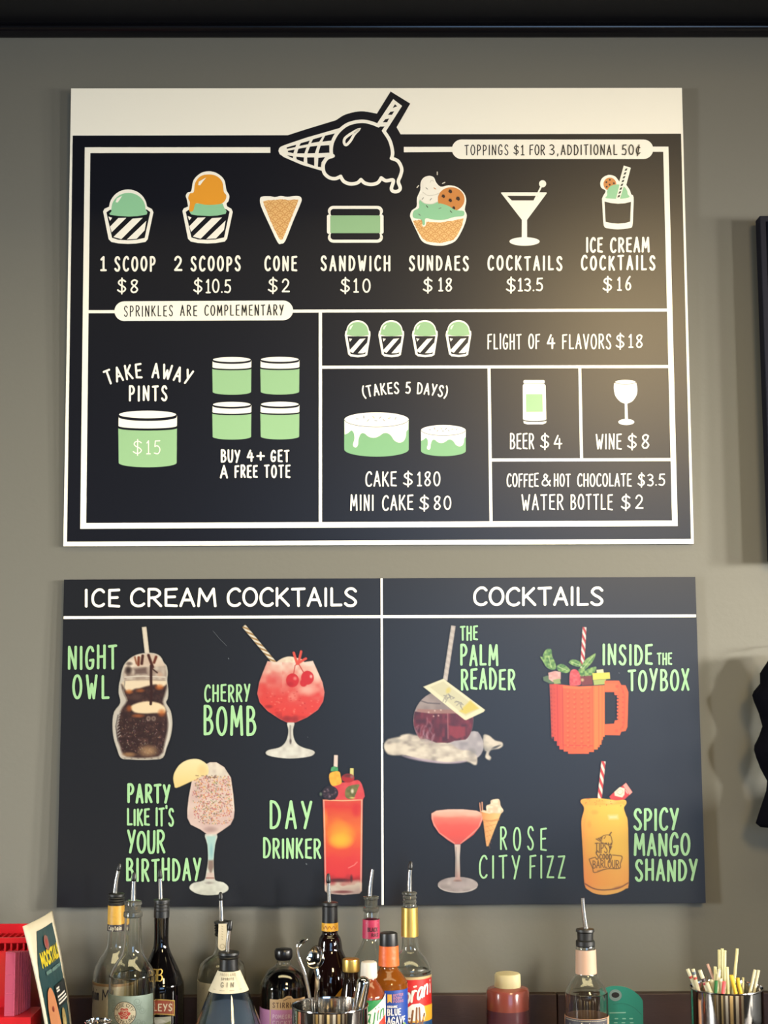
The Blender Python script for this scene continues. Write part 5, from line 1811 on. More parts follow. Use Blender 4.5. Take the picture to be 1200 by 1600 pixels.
def rose(f):
    cx, cy = -5.5, 1575.5
    f.lift()
    for sx, sy, s in ((-26, 1560, 6), (-24, 1578, 7), (14, 1558, 7), (22, 1572, 6), (16, 1590, 7), (-22, 1594, 6), (24, 1592, 5), (17, 1566, 5), (-27, 1570, 4)):
        q = [(sx + s * (1 - t / 14) * math.cos(t * .9), sy + s * (1 - t / 14) * math.sin(t * .9)) for t in range(12)]
        f.stroke(sm(q, 2), .8, mat('scroll ink', (138, 158, 146), .5))
    f.poly(ell(cx, cy, 18.2, 18.6, n=36), ink_m)
    f.poly(ell(cx, cy, 17.2, 17.6, n=36), ivory_m)
    f.lift()
    for s, r0, sp, top in (('ROSE CITY', 13.6, 34, 1), ('DISTILLING', 13.6, 36, -1)):
        adv = [.5 if c == ' ' else GL[c][0] for c in s]
        k = sp / (sum(adv) + .4 * (len(s) - 1))
        x = -sp / 2
        for ch, aw in zip(s, adv):
            if ch != ' ':
                mid = (x + aw * k / 2) / r0
                for st in GL[ch][1]:
                    o = []
                    for gx, gy in st:
                        lx, ly = (gx - .5) * aw * k, (gy - .5) * 4.6
                        rr = r0 + ly * top
                        an = mid + lx / r0
                        o.append((cx + rr * math.sin(an), cy - top * rr * math.cos(an)))
                    f.stroke(o, .85, ink_m)
            x += (aw + .4) * k
    f.lift()
    pet = [(cx + (8.6 + 1.1 * math.cos(6 * t)) * math.cos(t), cy + (8.2 + 1.0 * math.cos(6 * t)) * math.sin(t)) for t in np.linspace(0, 2 * math.pi, 40)[:-1]]
    f.poly(pet, rose_m)
    f.lift()
    for q in (ell(cx, cy - 1, 4.4, 3.6, 200, 500, 14), ell(cx + .5, cy - 1.5, 2.2, 1.8, 20, 300, 10), ell(cx, cy, 6.4, 5.6, 30, 150, 10), ell(cx - 1, cy, 6.6, 6, 190, 260, 8), ell(cx + 1, cy, 6.6, 6, 280, 340, 8)):
        f.stroke(q, .8, ivory_m)


lab('badge', b, 36.8, l, rose)

# --- 4 clear bottle with hanging tag
b = Bot('liquor_bottle', 'clear round shouldered bottle with a cream tag hanging from its pour spout', 'bottle', 347, -.12, 1490)
pts = [(1452, 10.6), (1478, 11.2), (1490, 14), (1497, 24), (1505, 33), (1518, 37), (1535, 37.8), (1640, 37.8)]
b.shell('glass_body', pts, glass_m)
b.spout(1441, 345, 1405, 11, w0=8.6, w1=6.0, dx=-1, collar=[(1438.5, 9), (1440, 13), (1442.5, 13), (1444, 10), (1446, 12.6), (1448, 10), (1450, 12.6), (1452, 10), (1454, 12.4), (1456, 10), (1459, 12), (1462, 10.5)])
tg = b.ring('back_label', 1530, 1640, 38.2, 38.2, paper_m, a0=-100, a1=-20)
lab('lettering', b, 38.4, tg, lambda f: [f.stroke([(-62, y), (-62 + w, y)], .8, ink_m) for y, w in ((1538, 34), (1546, 26), (1554, 38), (1558, 30), (1562, 36), (1566, 22), (1570, 34), (1574, 38), (1578, 20))])
p0 = at(347.5, 1464, b.y - .016)
s0 = Sheet(p0, (0, -1, 0))


def tagshape(x0, x1, y0, y1):
    r = (x1 - x0) / 2
    return [(x0 + 1.0, y0)] + [(x1 - .5, y0)] + ell((x0 + x1) / 2, y1 - r, r, r, 0, 180, 12)


q = tagshape(340.4, 354.6, 1443.5, 1485.5)
a_ = s0.map(np.array([p[0] for p in q]), np.array([p[1] for p in q]))
n_ = len(q)
ht = mesh('hang_tag', [tuple(x) for x in a_] + [tuple(x + np.array([0, .0008, 0])) for x in a_], [tuple(range(n_))[::-1], tuple(range(n_, 2 * n_))] + [(i, (i + 1) % n_, n_ + (i + 1) % n_, n_ + i) for i in range(n_)], paper_m, b.root)
f = Flat()
tagink = mat('faint tag ink', (176, 166, 140), .6)
f.stroke(ell(347.4, 1478.6, 3.4, 3.4, n=16) + [(350.8, 1478.6)], .9, tagink)
for k in range(6):
    f.stroke([(346.6, 1447 + k * 4), (348.4, 1448 + k * 4)], .9, tagink)
f.build('lettering', s0, ht, .0003)

# --- 5 conical gin flask
b = Bot('liquor_bottle', 'cone shaped clear flask with a cream paper collar lettered GIN', 'bottle', 357.5, -.31, 1520)
pts = [(1488, 13), (1512, 13.5), (1518, 17.5), (1545, 29.5), (1575, 41), (1610, 54), (1640, 63), (1665, 66)]
flask_m = mat('smoky blue glass', (196, 206, 216), .02, trans=1.0, ior=1.46)
b.shell('glass_body', pts, flask_m)
b.ring('back_label', 1556, 1660, 33.2, 64.2, mat('pale flask backing', (250, 255, 255), .6), .0004, a0=125, a1=235)  # pale sheet added to brighten the flask's dark middle
b.ring('neck_sleeve', 1496, 1515, 13.9, 14.6, black_pl, .0015)
b.spout(1489, 358.6, 1452, 14, w0=7.2, w1=6.4, bend=-.0012, dx=-2, collar=[(1486, 10), (1487.5, 16.2), (1491, 16.6), (1493, 14), (1495.5, 16), (1498, 14), (1500, 14)])
col = b.ring('paper_collar', 1515.5, 1546.5, 17.4, 31.2, paper_m, .0006)


def gin(f):
    g = mat('grey print', (122, 116, 100), .5)
    f.text('FREELAND', -13, 13, 1517.5, 1521.5, .7, tagink, gap=.6)
    f.text('SPIRITS', -10, 10, 1523.5, 1527.5, .8, g, gap=.7)
    f.text('GIN', -10.5, 10.5, 1530, 1537.5, 1.4, g, gap=.9)
    f.stroke([(-24, 1541), (-8, 1542), (8, 1542), (24, 1541)], .8, tagink)


lab('lettering', b, 17.4, col, gin, 31.2, 1546.5, 1515.5, .0003)

# --- 6 dark mixer bottle
b = Bot('mixer_bottle', 'squat dark mixer bottle with a black cap and a tan and pink label', 'bottle', 443, -.15, 1520)
pts = [(1498, 10.6), (1505, 11.2), (1509, 15), (1515, 24), (1524, 31), (1536, 35.5), (1550, 36.5), (1640, 36.5)]
b.shell('glass_body', pts, glass_m)
b.inside('dark_syrup', pts, mat('black cherry syrup', (14, 6, 10), .08), 1514)
b.solid('cap', [(1481.6, 9), (1482.4, 12.6), (1485, 14), (1494, 14), (1498, 12.6), (1499.5, 11)], mat('black cap', (18, 16, 18), .28), foot=False, smooth=False)
tanl_m, pinkl_m = mat('tan label', (200, 166, 120), .55), mat('orchid pink label', (196, 130, 176), .55)
l = b.ring('pink_label', 1571, 1640, 37.0, 37.0, pinkl_m, a0=-82, a1=85)


def stir(f):
    strip(f, -20, 42, 1554, 1640, tanl_m, 18)
    f.poly([(-7, 1555), (-4, 1552.5), (0, 1553), (8, 1548.5), (14, 1549), (17, 1553), (22, 1555)], tanl_m)
    strip(f, -18, 40, 1570, 1640, pinkl_m, 16)
    f.text('STIRRINGS', -15, 32, 1558.5, 1567, 1.4, mat('brown letters', (96, 62, 40), .5), gap=.55)
    f.stroke(sm([(2, 1556), (9, 1552.5), (13, 1552.5)], 4), .9, mat('brown letters', (96, 62, 40), .5))
    pl = mat('pale pink letters', (232, 196, 216), .5)
    f.text('POMEGRANATE', -15, 36, 1577, 1583.5, 1.3, pl, gap=.4)
    f.text('COCKTAIL', -15, 28, 1586.5, 1593, 1.3, pl, gap=.4)


lab('front_label', b, 37.2, b.root, stir)

# --- 7 coffee liqueur
b = Bot('liqueur_bottle', 'dark brown bottle with a yellow zigzag neck band behind the steel cup of spoons', 'bottle', 515.5, -.11, 1480)
pts = [(1440, 11.8), (1453, 12.2), (1459, 12.6), (1465, 16.5), (1474, 18.6), (1484, 20), (1496, 25), (1510, 31), (1530, 35.5), (1560, 37), (1640, 37)]
b.solid('glass_body', pts, brownglass_m)
b.ring('screw_collar', 1416, 1441.5, 12.0, 12.4, black_pl, .004)
b.spout(1411, 513.4, 1378, 13, w0=6.6, w1=5.8, dx=-1, collar=[(1409, 10), (1410, 13), (1414, 13.2), (1416, 11.8), (1419, 12.2), (1422, 11.8), (1425, 12.2), (1428, 11.8)])
yb = b.ring('neck_band', 1441, 1453.5, 12.9, 13.2, mat('bright yellow label', (236, 176, 42), .45))
lab('zigzag', b, 13.2, yb, lambda f: f.stroke([(-13 + 3.2 * i, 1450 if i % 2 else 1445) for i in range(9)], .9, mat('orange zigzag', (170, 96, 20), .5)))


def yl_(f):
    f.poly([(5, 1556), (9, 1549), (16, 1541), (24, 1534), (30, 1531), (34, 1600), (5, 1600)], mat('amber label', (206, 146, 36), .45))


lab('front_label', b, 37.4, b.root, yl_)

# --- 8 clear bottle, pink neck label
b = Bot('liquor_bottle', 'clear bottle with a pink neck label and bare steel spout', 'bottle', 580, -.11, 1470)
pts = [(1422, 10.6), (1432, 11.8), (1450, 12.6), (1466, 13), (1476, 16.5), (1488, 23), (1500, 28), (1516, 30), (1640, 30)]
b.shell('glass_body', pts, glass_m)
b.spout(1402, 582.6, 1358.5, 0, w0=7.6, w1=4.8, tip=False, bend=-.0018, dx=-2, collar=[(1399.5, 8), (1400.5, 12.2), (1404, 12.4), (1405.5, 10.2), (1416, 10.2), (1418, 12.8), (1423, 13), (1425, 11)], collar_m=smoke_pl)
pk = b.ring('neck_label', 1436, 1465, 13.3, 13.9, mat('raspberry pink label', (196, 54, 92), .4))
dkp = mat('dark raspberry ink', (92, 22, 44), .5)
lab('lettering', b, 13.7, pk, lambda f: (f.stroke([(-8, 1440.5), (12, 1440.5)], 1.6, mat('light pink ink', (226, 130, 156), .5)), f.text('BLACK', -6, 11, 1447, 1454, 1.6, dkp, gap=.35), f.text('RAS', 0, 12, 1456, 1462, 1.6, dkp, gap=.35)), dz=.0003)

# --- 12 syrup bottle with red label
b = Bot('syrup_bottle', 'clear syrup bottle with a gold neck foil and a red label', 'bottle', 640.5, -.18, 1480)
pts = [(1414, 11), (1430, 12), (1462, 12.8), (1482, 13.8), (1490, 18.5), (1499, 26), (1508, 31.5), (1514, 33), (1519, 32.4), (1526, 32.8), (1640, 32.8)]
b.shell('glass_body', pts, glass_m)
b.spout(1395, 641.2, 1357, 11, w0=8.0, w1=6.2, bend=-.001, dx=-.5, collar=[(1392.5, 8), (1394, 11.8), (1397, 12), (1398.5, 9.6), (1403, 11.2), (1405, 9.6), (1409, 11.4), (1411, 9.8), (1415, 11.6), (1418, 11)], collar_m=smoke_pl)
b.ring('neck_foil', 1417.5, 1462.5, 12.8, 13.6, gold_m)
red_l = mat('bright red label', (206, 38, 34), .4)
l = b.ring('front_label', 1523, 1640, 33.4, 33.4, red_l, a0=-100, a1=84)


def tor(f):
    strip(f, -50, 48, 1520.5, 1524.5, mat('buff label edge', (196, 170, 120), .5), 24)
    strip(f, -50, 48, 1566, 1592, mat('sunny yellow label', (236, 176, 44), .45), 24)
    strip(f, -50, 48, 1590, 1640, mat('deep blue label', (22, 70, 120), .45), 24)
    f.poly([(-8, 1578), (-6, 1568), (2, 1562), (14, 1561), (22, 1566), (25, 1580), (22, 1588), (-5, 1588)], label_white)
    f.lift()
    st = mat('cinnamon ink', (126, 74, 26), .5)
    for x0, y0, x1, y1 in ((-6, 1592, 2, 1578), (0, 1594, 3, 1572), (8, 1593, 9, 1568), (14, 1592, 13, 1568), (18, 1592, 22, 1578), (-10, 1588, -2, 1584)):
        f.stroke([(x0, y0), (x1, y1)], 3.2, st)
    for x, y in ((10, 1590), (20, 1586)):
        f.stroke([(x, y - 3), (x, y)], 2.6, mat('honey ink', (222, 160, 50), .5))
    f.lift()
    f.stroke([(-26, 1540), (-10, 1540.5), (8, 1534.5)], 3.0, label_white)
    f.stroke([(-16, 1540), (-20, 1556)], 3.2, label_white)
    f.text('oran', -12.5, 31, 1535.5, 1564, 4.0, label_white, gap=.16, slope=-.36, shear=.12)
    f.text('i', 34, 38, 1524, 1548, 3.2, label_white)


lab('lettering', b, 33.6, l, tor, dz=.0003)

# --- 9 small bottle with a gold cap
b = Bot('sauce_bottle', 'small dark bottle with a gold screw cap beside the white capped bottle', 'bottle', 548.5, -.25, 1520)
pts = [(1516, 11.6), (1526, 11.8), (1540, 13.2), (1556, 16.5), (1575, 21), (1595, 23.5), (1660, 24)]
b.solid('glass_body', pts, mat('very dark glass', (26, 16, 12), .06, coat=.3))
b.solid('cap', [(1497.5, 11), (1498.5, 13), (1501, 13.4), (1514, 13.6), (1517, 13.2), (1518, 12)], gold_m, foot=False, smooth=False)

# --- 11 agave syrup
b = Bot('syrup_bottle', 'amber syrup bottle with a black cap, an orange seal and a blue label', 'bottle', 607.5, -.265, 1500)
pts = [(1506, 13.6), (1513, 14.5), (1520, 19.5), (1528, 25.5), (1536, 28.6), (1546, 29.4), (1660, 29.4)]
amber_m = mat('amber syrup', (150, 82, 24), .06, trans=.35, ior=1.4)
b.solid('glass_body', pts, amber_m)
b.solid('cap', [(1456.5, 11), (1457.5, 13.4), (1460, 14), (1475, 14.4), (1478, 14.4)], mat('black ribbed cap', (20, 19, 19), .4), foot=False, smooth=False)
b.ring('seal_band', 1477, 1508, 15.0, 16.4, noisy(mat('orange shrink seal', (236, 108, 42), .42), 60, .18, .4, 90), .0012)
blue_m = mat('royal blue label', (34, 72, 158), .42)
l = b.ring('front_label', 1542, 1660, 29.9, 29.9, blue_m, a0=-14, a1=76)


def aga(f):
    f.poly([(-2.8, 1547.5), (4.0, 1547.5), (4.0, 1561), (.6, 1558), (-2.8, 1561)], mat('marigold ink', (242, 178, 72), .5))
    pu = mat('mauve letters', (176, 120, 150), .5)
    for k, s in enumerate(('BETTER', 'BODY', 'FOODS')):
        f.text(s, 6, 24 - (k == 1) * 3, 1547 + k * 4.8, 1551.2 + k * 4.8, 1.1, pu, gap=.4)
    f.text('ORGANIC', -3.4, 12.6, 1564.6, 1568.4, 1.0, label_white, gap=.4)
    f.text('BLUE', -3.6, 18.5, 1569.5, 1580.5, 2.1, label_white, gap=.42)
    f.text('AGAVE', -3.6, 27, 1582, 1594, 2.1, label_white, gap=.36)
    f.poly([(19, 1602), (22, 1593), (26, 1592), (34, 1602)], mat('agave green', (120, 160, 90), .5))


lab('lettering', b, 30.1, l, aga, dz=.0003)

# --- 10 chilli seasoning bottle
b = Bot('seasoning_bottle', 'small white capped bottle of red brown seasoning with a green and white label', 'bottle', 576.5, -.345, 1540)
pts = [(1526, 10.6), (1532, 12.5), (1540, 18), (1550, 23), (1560, 25.4), (1600, 26), (1680, 26)]
b.solid('seasoning_body', pts, noisy(mat('chilli seasoning', (136, 60, 30), .16, coat=.5), 60, .25))
b.solid('cap', [(1501.8, 9), (1503, 11.6), (1505, 12.4), (1524, 13.4), (1527, 13.0), (1528, 12)], mat('white cap', (232, 222, 206), .45), foot=False, smooth=False)
grn_m = mat('bright green label', (38, 138, 70), .42)
l = b.ring('front_label', 1558, 1680, 26.6, 26.6, grn_m, a0=-60, a1=74)


def taj(f):
    n = 12
    f.lift()
    zz = f._z()
    k = len(f.v)
    for i in range(n + 1):
        x = -24 + 58 * i / n
        f.v += [(x, 1580 - .75 * (x + 6) if x > -6 else 1580, zz), (x, 1625 - .9 * (x - 0), zz)]
    for i in range(n):
        f.f.append((k + 2 * i, k + 2 * i + 1, k + 2 * i + 3, k + 2 * i + 2))
        f.m.append(f.mi(mat('label white', (236, 232, 218), .45)))
    f.poly([(17, 1592), (32, 1581), (33, 1612), (15, 1612), (14, 1598)], mat('tomato red label', (214, 58, 40), .45))
    f.text('Tajin', -22, 27, 1576, 1600, 2.4, grn_m, gap=.22, slope=-.3, shear=.15)
    f.stroke([(14, 1577), (16, 1574)], 1.4, mat('tomato red label', (214, 58, 40), .45))


lab('lettering', b, 26.8, l, taj, dz=.0003)

# --- 13 squeeze bottle
b = Bot('squeeze_bottle', 'plastic bottle of pinkish brown syrup with a cream cap, standing alone', 'bottle', 793.5, -.2, 1570)
pur = mat('plum syrup', (112, 66, 76), .22, coat=.3)
pnk = mat('cloudy pink plastic', (166, 84, 72), .24, coat=.3)
b.solid('plastic_body', [(1541, 19), (1542.5, 27), (1544.5, 31.5), (1548, 33.2), (1576, 33.6), (1640, 33.8)], pnk, smooth=False)
b.ring('syrup_fill', 1575.5, 1640, 33.8, 34.0, pur, .0012)
b.solid('cap', [(1519.5, 14), (1520.6, 18.6), (1523, 20.2), (1540, 20.6), (1543.5, 20), (1544.5, 19)], mat('cream plastic cap', (240, 226, 176), .4), foot=False, smooth=False)

# --- 14 clear bottle at right
b = Bot('liquor_bottle', 'clear bottle with a peach backed label, in front of the teal card', 'bottle', 915.5, -.28, 1520)
pts = [(1474, 13.4), (1482, 15.2), (1500, 15.6), (1520, 16.4), (1528, 20), (1538, 27), (1550, 32), (1562, 33.6), (1660, 33.8)]
b.shell('glass_body', pts, glass_m)
b.spout(1453, 910.4, 1403, 0, w0=8.0, w1=6.2, tip=False, bend=-.0018, dx=.5, collar=[(1450.5, 9), (1451.5, 14), (1455, 14.8), (1457, 12.6), (1468, 12.2), (1470, 14.8), (1477, 15), (1479, 13.4)])
nl = b.ring('neck_label', 1483, 1520.5, 16.2, 17.0, mat('dusty pink neck label', (206, 168, 142), .5), a0=-80, a1=80)
lab('red_edge', b, 16.9, nl, lambda f: f.stroke([(24, 1486), (24, 1519)], 3.4, mat('scarlet ink', (206, 66, 48), .5)), dz=.0006)
l = b.ring('wrap_label', 1585.5, 1660, 34.3, 34.3, mat('peach label paper', (222, 166, 128), .6), .0006, a0=-180, a1=180)
slate = mat('slate label', (62, 60, 68), .5)


def foods(f):
    strip(f, -50, 34, 1586, 1660, slate, 24)
    strip(f, -48, 32, 1588, 1589, tagink, 20)
    f.text('Foods', -14, 3, 1590.5, 1597, 1.2, paper_m, gap=.3)
    f.text('Pacific', -34, -16, 1590.5, 1597, .9, tagink, gap=.3) if False else f.stroke([(-34, 1594), (-17, 1594)], 1.6, tagink)
    f.stroke([(6, 1593), (24, 1593)], 1.2, tagink)


lab('lettering', b, 34.5, l, foods, dz=.0003)

# --- 15 teal card
tz = Sheet(at(976, 1570, -.13), Vector((.0, -1, .0)))
q = [(944, 1700), (944, 1545)] + sm([(944, 1545), (955, 1541.2), (972, 1541.5), (986, 1546), (998, 1555), (1003.5, 1562), (1004.6, 1568)], 4)[1:] + [(1007, 1700)]
a_ = tz.map(np.array([p[0] for p in q]), np.array([p[1] for p in q]))
a_[:, 2] = np.maximum(a_[:, 2], ZC)
n_ = len(q)
tc = thing('hanging_card', 'teal card with a rounded top and a punched hole, standing behind the right clear bottle', 'card', tuple(at(976, 1640, -.128).xy) + (ZC,))
mesh('card', [tuple(x) for x in a_] + [tuple(x + np.array([0, .0035, 0])) for x in a_], [tuple(range(n_))[::-1], tuple(range(n_, 2 * n_))] + [(i, n_ + i, n_ + (i + 1) % n_, (i + 1) % n_) for i in range(n_)], mat('teal card stock', (42, 150, 128), .4), tc)
f = Flat()
f.poly(ell(961.5, 1555, 9.8, 9.2, n=28), mat('grey eyelet', (136, 160, 156), .4))
f.poly(ell(961.5, 1554.6, 6.2, 4.4, n=24), mat('dark hole', (30, 26, 24), .7))
f.lift()
mnt = mat('pale mint print', (150, 210, 186), .5)
f.stroke([(953, 1582.5), (977, 1582)], 1.8, mnt)
for x, y in ((963, 1591.5), (975, 1591.5), (986, 1591.5), (962, 1598), (974, 1598), (987, 1598)):
    f.stroke([(x - 2, y), (x + 2, y)], 1.8, mnt)
f.stroke([(952, 1594.8), (990, 1594.8)], .6, mat('deep teal line', (32, 120, 104), .5))
f.stroke(sm([(958, 1569), (975, 1568), (990, 1574), (1002, 1585)], 4), .8, mat('deep teal line', (32, 120, 104), .5))
f.build('print', tz, tc, .0006)

# ------------------------------------------------------------------ steel cups and what stands in them


def steel_cup(name, label, cx, y, rim, hw, m):
    b = Bot(name, label, 'cup', cx, y, rim + 30)
    zt = b.z(rim)
    r = hw * b.k
    t = .0012
    prof = [(0, ZC), (r - .004, ZC), (r - .001, ZC + .002), (r, ZC + .006), (r, zt - .003), (r + .0012, zt - .0015), (r + .0008, zt), (r - .0006, zt), (r - t, zt - .003), (r - t, ZC + .004), (0, ZC + .003)]
    lathe('cup_body', prof, m, b.root, b.x, b.y, 72)
    return b, zt


cupA, zA = steel_cup('steel_cup', 'polished steel cup holding spoons and a muddler', 515.5, -.43, 1569.5, 59.5, steel_m)
cupB, zB = steel_cup('steel_cup', 'polished steel cup full of paper wrapped straws', 1136, -.30, 1541.5, 56.3, steel_m)
cupC, zC = steel_cup('jigger', 'small steel jigger whose rim just shows in front of the teal labelled bottle', 153, -.52, 1595, 20, gold_m if False else steel_m)


def into(cup, tip, low, y, depth=.004):
    """a stick from a pixel tip through a lower pixel, carried on down to the floor of the cup"""
    a = at(tip[0], tip[1], y)
    c = at(low[0], low[1], y)
    zb = ZC + depth
    t = (a.z - zb) / max(a.z - c.z, 1e-4)
    e = a + (c - a) * t
    return a, e


def spoon(label, path, rads, bowl=None):
    r = thing('bar_spoon', label, 'spoon', (cupA.x, cupA.y, ZC + .004))
    tube('handle', path, rads, steel_m, r, 10, flat=.5)
    if bowl:
        c, rx, rz, tilt, turn = bowl
        v, f = [], []
        nu, nv = 24, 8
        R = Matrix.Rotation(turn, 3, 'Z') @ Matrix.Rotation(tilt, 3, 'X')
        for s in (0, 1):
            for j in range(nv + 1):
                q = j / nv
                for i in range(nu):
                    a = 2 * math.pi * i / nu
                    d = .007 * (1 - q * q) - s * .0009
                    p = R @ Vector((rx * q * math.cos(a), d, rz * q * math.sin(a) * (1 + .12 * math.sin(a))))
                    v.append(tuple(Vector(c) + p))
        N = (nv + 1) * nu
        for s in (0, 1):
            for j in range(nv):
                for i in range(nu):
                    k = (i + 1) % nu
                    q = (s * N + j * nu + i, s * N + j * nu + k, s * N + (j + 1) * nu + k, s * N + (j + 1) * nu + i)
                    f.append(q if s else q[::-1])
        for i in range(nu):
            k = (i + 1) % nu
            f.append((nv * nu + i, nv * nu + k, N + nv * nu + k, N + nv * nu + i))
        mesh('bowl', v, f, steel_m, r, smooth=True)
    return r


Ys = cupA.y
p1 = [at(*q) for q in ((473, 1470, Ys), (467.5, 1474, Ys), (464.6, 1482, Ys), (466.5, 1496, Ys), (473, 1513, Ys), (479, 1534, Ys), (484, 1560, Ys), (487, 1590, Ys))]
p1.append(Vector((p1[-1].x + .01, Ys, ZC + .006)))
spoon('steel spoon turned edge on, curving up at the left of the spoon cup', sm(p1, 4), .0026, (tuple(at(472.5, 1474, Ys - .004)), .0065, .011, .9, 1.2))
p2 = [at(*q) for q in ((494, 1514, Ys - .01), (495.5, 1524, Ys - .012), (495.5, 1545, Ys - .012), (494, 1575, Ys - .01))]
p2.append(Vector((p2[-1].x - .004, Ys - .004, ZC + .006)))
spoon('steel spoon with its bowl facing out, at the centre left of the spoon cup', sm(p2, 4), [.0046, .004] + [.0036] * 15, (tuple(at(493, 1498, Ys - .008)), .0155, .0185, -.35, -.45))
p3 = [at(*q) for q in ((480.5, 1480, Ys + .018), (483, 1500, Ys + .018), (486, 1530, Ys + .016), (488, 1575, Ys + .014))]
p3.append(Vector((p3[-1].x + .003, Ys + .01, ZC + .006)))
a, e = into(cupA, (567.5, 1536), (560, 1580), Ys - .02)
mu = thing('muddler', 'thick round ended steel muddler leaning right in the spoon cup', 'muddler', (cupA.x + .02, Ys - .02, ZC + .004))
d = (e - a).normalized()
rr = 10.4 * cupA.k
tube('handle', [a - d * rr * .98, a - d * rr * .9, a - d * rr * .7, a - d * rr * .35, a, a + d * .04, e], [rr * .2, rr * .44, rr * .72, rr * .94, rr, rr * .98, rr * .8], steel_m, mu, 24)

# straws
straw_m = mat('ivory paper', (234, 226, 172), .6)
straw2_m = mat('straw wrapper white', (226, 218, 184), .6)
z8 = lambda x, y: (1060 + x / 8.571, 1470 + y / 8.571)
pale = 'ivory paper straw standing tall in the right steel cup'
short = 'ivory paper straw leaning low in the right steel cup'
STR = [  # tip, lower point, depth offset, colour, width px, label, bands
    ((545, 120), (548, 500), .012, straw_m, 4.6, pale, []),
    ((587, 106), (588, 500), .004, straw_m, 4.6, pale, []),
    ((624, 130), (618, 500), -.006, straw_m, 4.6, pale, []),
    ((788, 105), (752, 480), .01, straw_m, 4.8, 'ivory paper straw standing apart from the tall trio and leaning right', []),
    ((1028, 388), (965, 660), -.012, straw2_m, 5.2, 'buff paper straw leaning hard right, the left one of the pair', []),
    ((1076, 392), (1022, 655), .004, straw2_m, 4.4, 'buff paper straw leaning hard right, the right one of the pair', []),
    ((390, 312), (480, 520), .014, mat('blush pink paper', (226, 178, 160), .6), 4.4, 'blush pink paper straw leaning left in the right steel cup', []),
    ((493, 348), (496, 540), -.004, straw_m, 5.0, short, []),
    ((548, 385), (530, 480), -.018, straw2_m, 5.4, short, []),
    ((652, 352), (664, 660), -.016, straw_m, 5.0, short, []),
    ((706, 460), (772, 668), -.03, mat('lemon yellow paper', (238, 202, 62), .55), 6.0, 'lemon yellow straw, the left one of the yellow pair', []),
    ((790, 498), (838, 665), -.022, mat('lemon yellow paper', (238, 202, 62), .55), 6.0, 'lemon yellow straw, the right one of the yellow pair', []),
    ((866, 492), (864, 640), .02, straw_m, 3.6, short, []),
    ((122, 380), (212, 590), .006, straw2_m, 5.6, 'ivory wrapped straw with a red stripe, leftmost in the right steel cup', [(.012, .016, (206, 76, 64)), ]),
    ((195, 380), (250, 590), -.012, straw2_m, 5.4, 'ivory wrapped straw with a blue grey stripe near its tip', [(.004, .009, (112, 122, 132)), (.013, .017, (206, 86, 70))]),
    ((285, 392), (380, 640), -.026, straw2_m, 6.0, 'ivory wrapped straw with a dark stripe and a pink stripe', [(.014, .020, (72, 56, 56)), (.021, .025, (222, 92, 104))]),
    ((380, 560), (440, 700), -.036, straw2_m, 6.0, short, []),
    ((440, 520), (480, 680), -.03, straw2_m, 6.0, short, []),
    ((505, 535), (500, 690), -.04, mat('bottle green paper', (36, 112, 58), .55), 5.2, 'short green straw at the front of the right steel cup', []),
    ((560, 505), (580, 690), -.036, straw2_m, 6.4, 'ivory wrapped straw with a coral red patch at the front of the cup', []),
    ((612, 545), (598, 690), -.044, mat('coral red paper', (224, 86, 92), .55), 5.6, 'short coral red straw at the front of the right steel cup', []),
    ((378, 470), (385, 600), .018, mat('grey paper', (120, 112, 100), .6), 3.4, 'short grey straw between the striped straws and the pink straw', []),
]
for k, (tip, low, dy, m, w, labl, bands) in enumerate(STR):
    y = cupB.y + dy
    a, e = into(cupB, z8(*tip), z8(*low), y)
    lim = math.sqrt(max(.0025, (.058 ** 2 - dy ** 2))) - .006
    e.x = cupB.x + max(-lim, min(lim, e.x - cupB.x))
    e.y = y + (cupB.y - y) * .0
    r = w / 2 * cupB.k
    grp = 'ivory paper straws' if labl in (pale, short) else 'straws in the steel cup'
    st = thing('paper_straw', labl, 'straw', tuple(e), grp)
    d = (e - a).normalized()
    # hollow open tube
    n = 12
    v, f = [], []
    sx = d.cross(Vector((0, 1, 0))).normalized()
    sy = sx.cross(d)
    for rad, q in ((r, e), (r, a), (r * .8, a), (r * .8, a + d * .03)):
        for i in range(n):
            t = 2 * math.pi * i / n
            v.append(tuple(q + sx * rad * math.cos(t) + sy * rad * math.sin(t)))
    for c in range(3):
        for i in range(n):
            f.append((c * n + i, c * n + (i + 1) % n, (c + 1) * n + (i + 1) % n, (c + 1) * n + i))
    f.append(tuple(range(n))[::-1])
    f.append(tuple(range(3 * n, 4 * n)))
    mesh('tube', v, f, m, st, smooth=True)
    for s0_, s1_, c in bands:
        tube('stripe', [a + d * s0_, a + d * s1_], r * 1.06, mat('stripe %d %d %d' % c, c, .6), st, 12)

# ------------------------------------------------------------------ left end: leaflet, red crate, pink trays
# the leaflet stands turned towards the right, its near edge at the left
ya, yb_ = -.40, -.225
tl, tr = at(38, 1447, ya), at(82, 1423, yb_)
bl = at(96, 1695, ya)
brr = at(124, 1655, yb_)
for q in (bl, brr):
    q.z = ZC
lf = thing('leaflet', 'cocktail leaflet with a white border standing beside the red crate', 'leaflet', tuple((bl + brr) / 2))
lf_n = (tr - tl).cross(bl - tl).normalized()
if lf_n.x < 0:
    lf_n = -lf_n
cardw = mat('leaflet white', (228, 216, 188), .5)


def lpt(u, v, lift=0.0):
    """leaflet face: u across from the near edge, v down; gently bowed"""
    p = (tl * (1 - u) + tr * u) * (1 - v) + (bl * (1 - u) + brr * u) * v
    return p + lf_n * (lift + .010 * math.sin(math.pi * min(v * 1.15, 1)) * .5 + .006 * math.sin(math.pi * u))


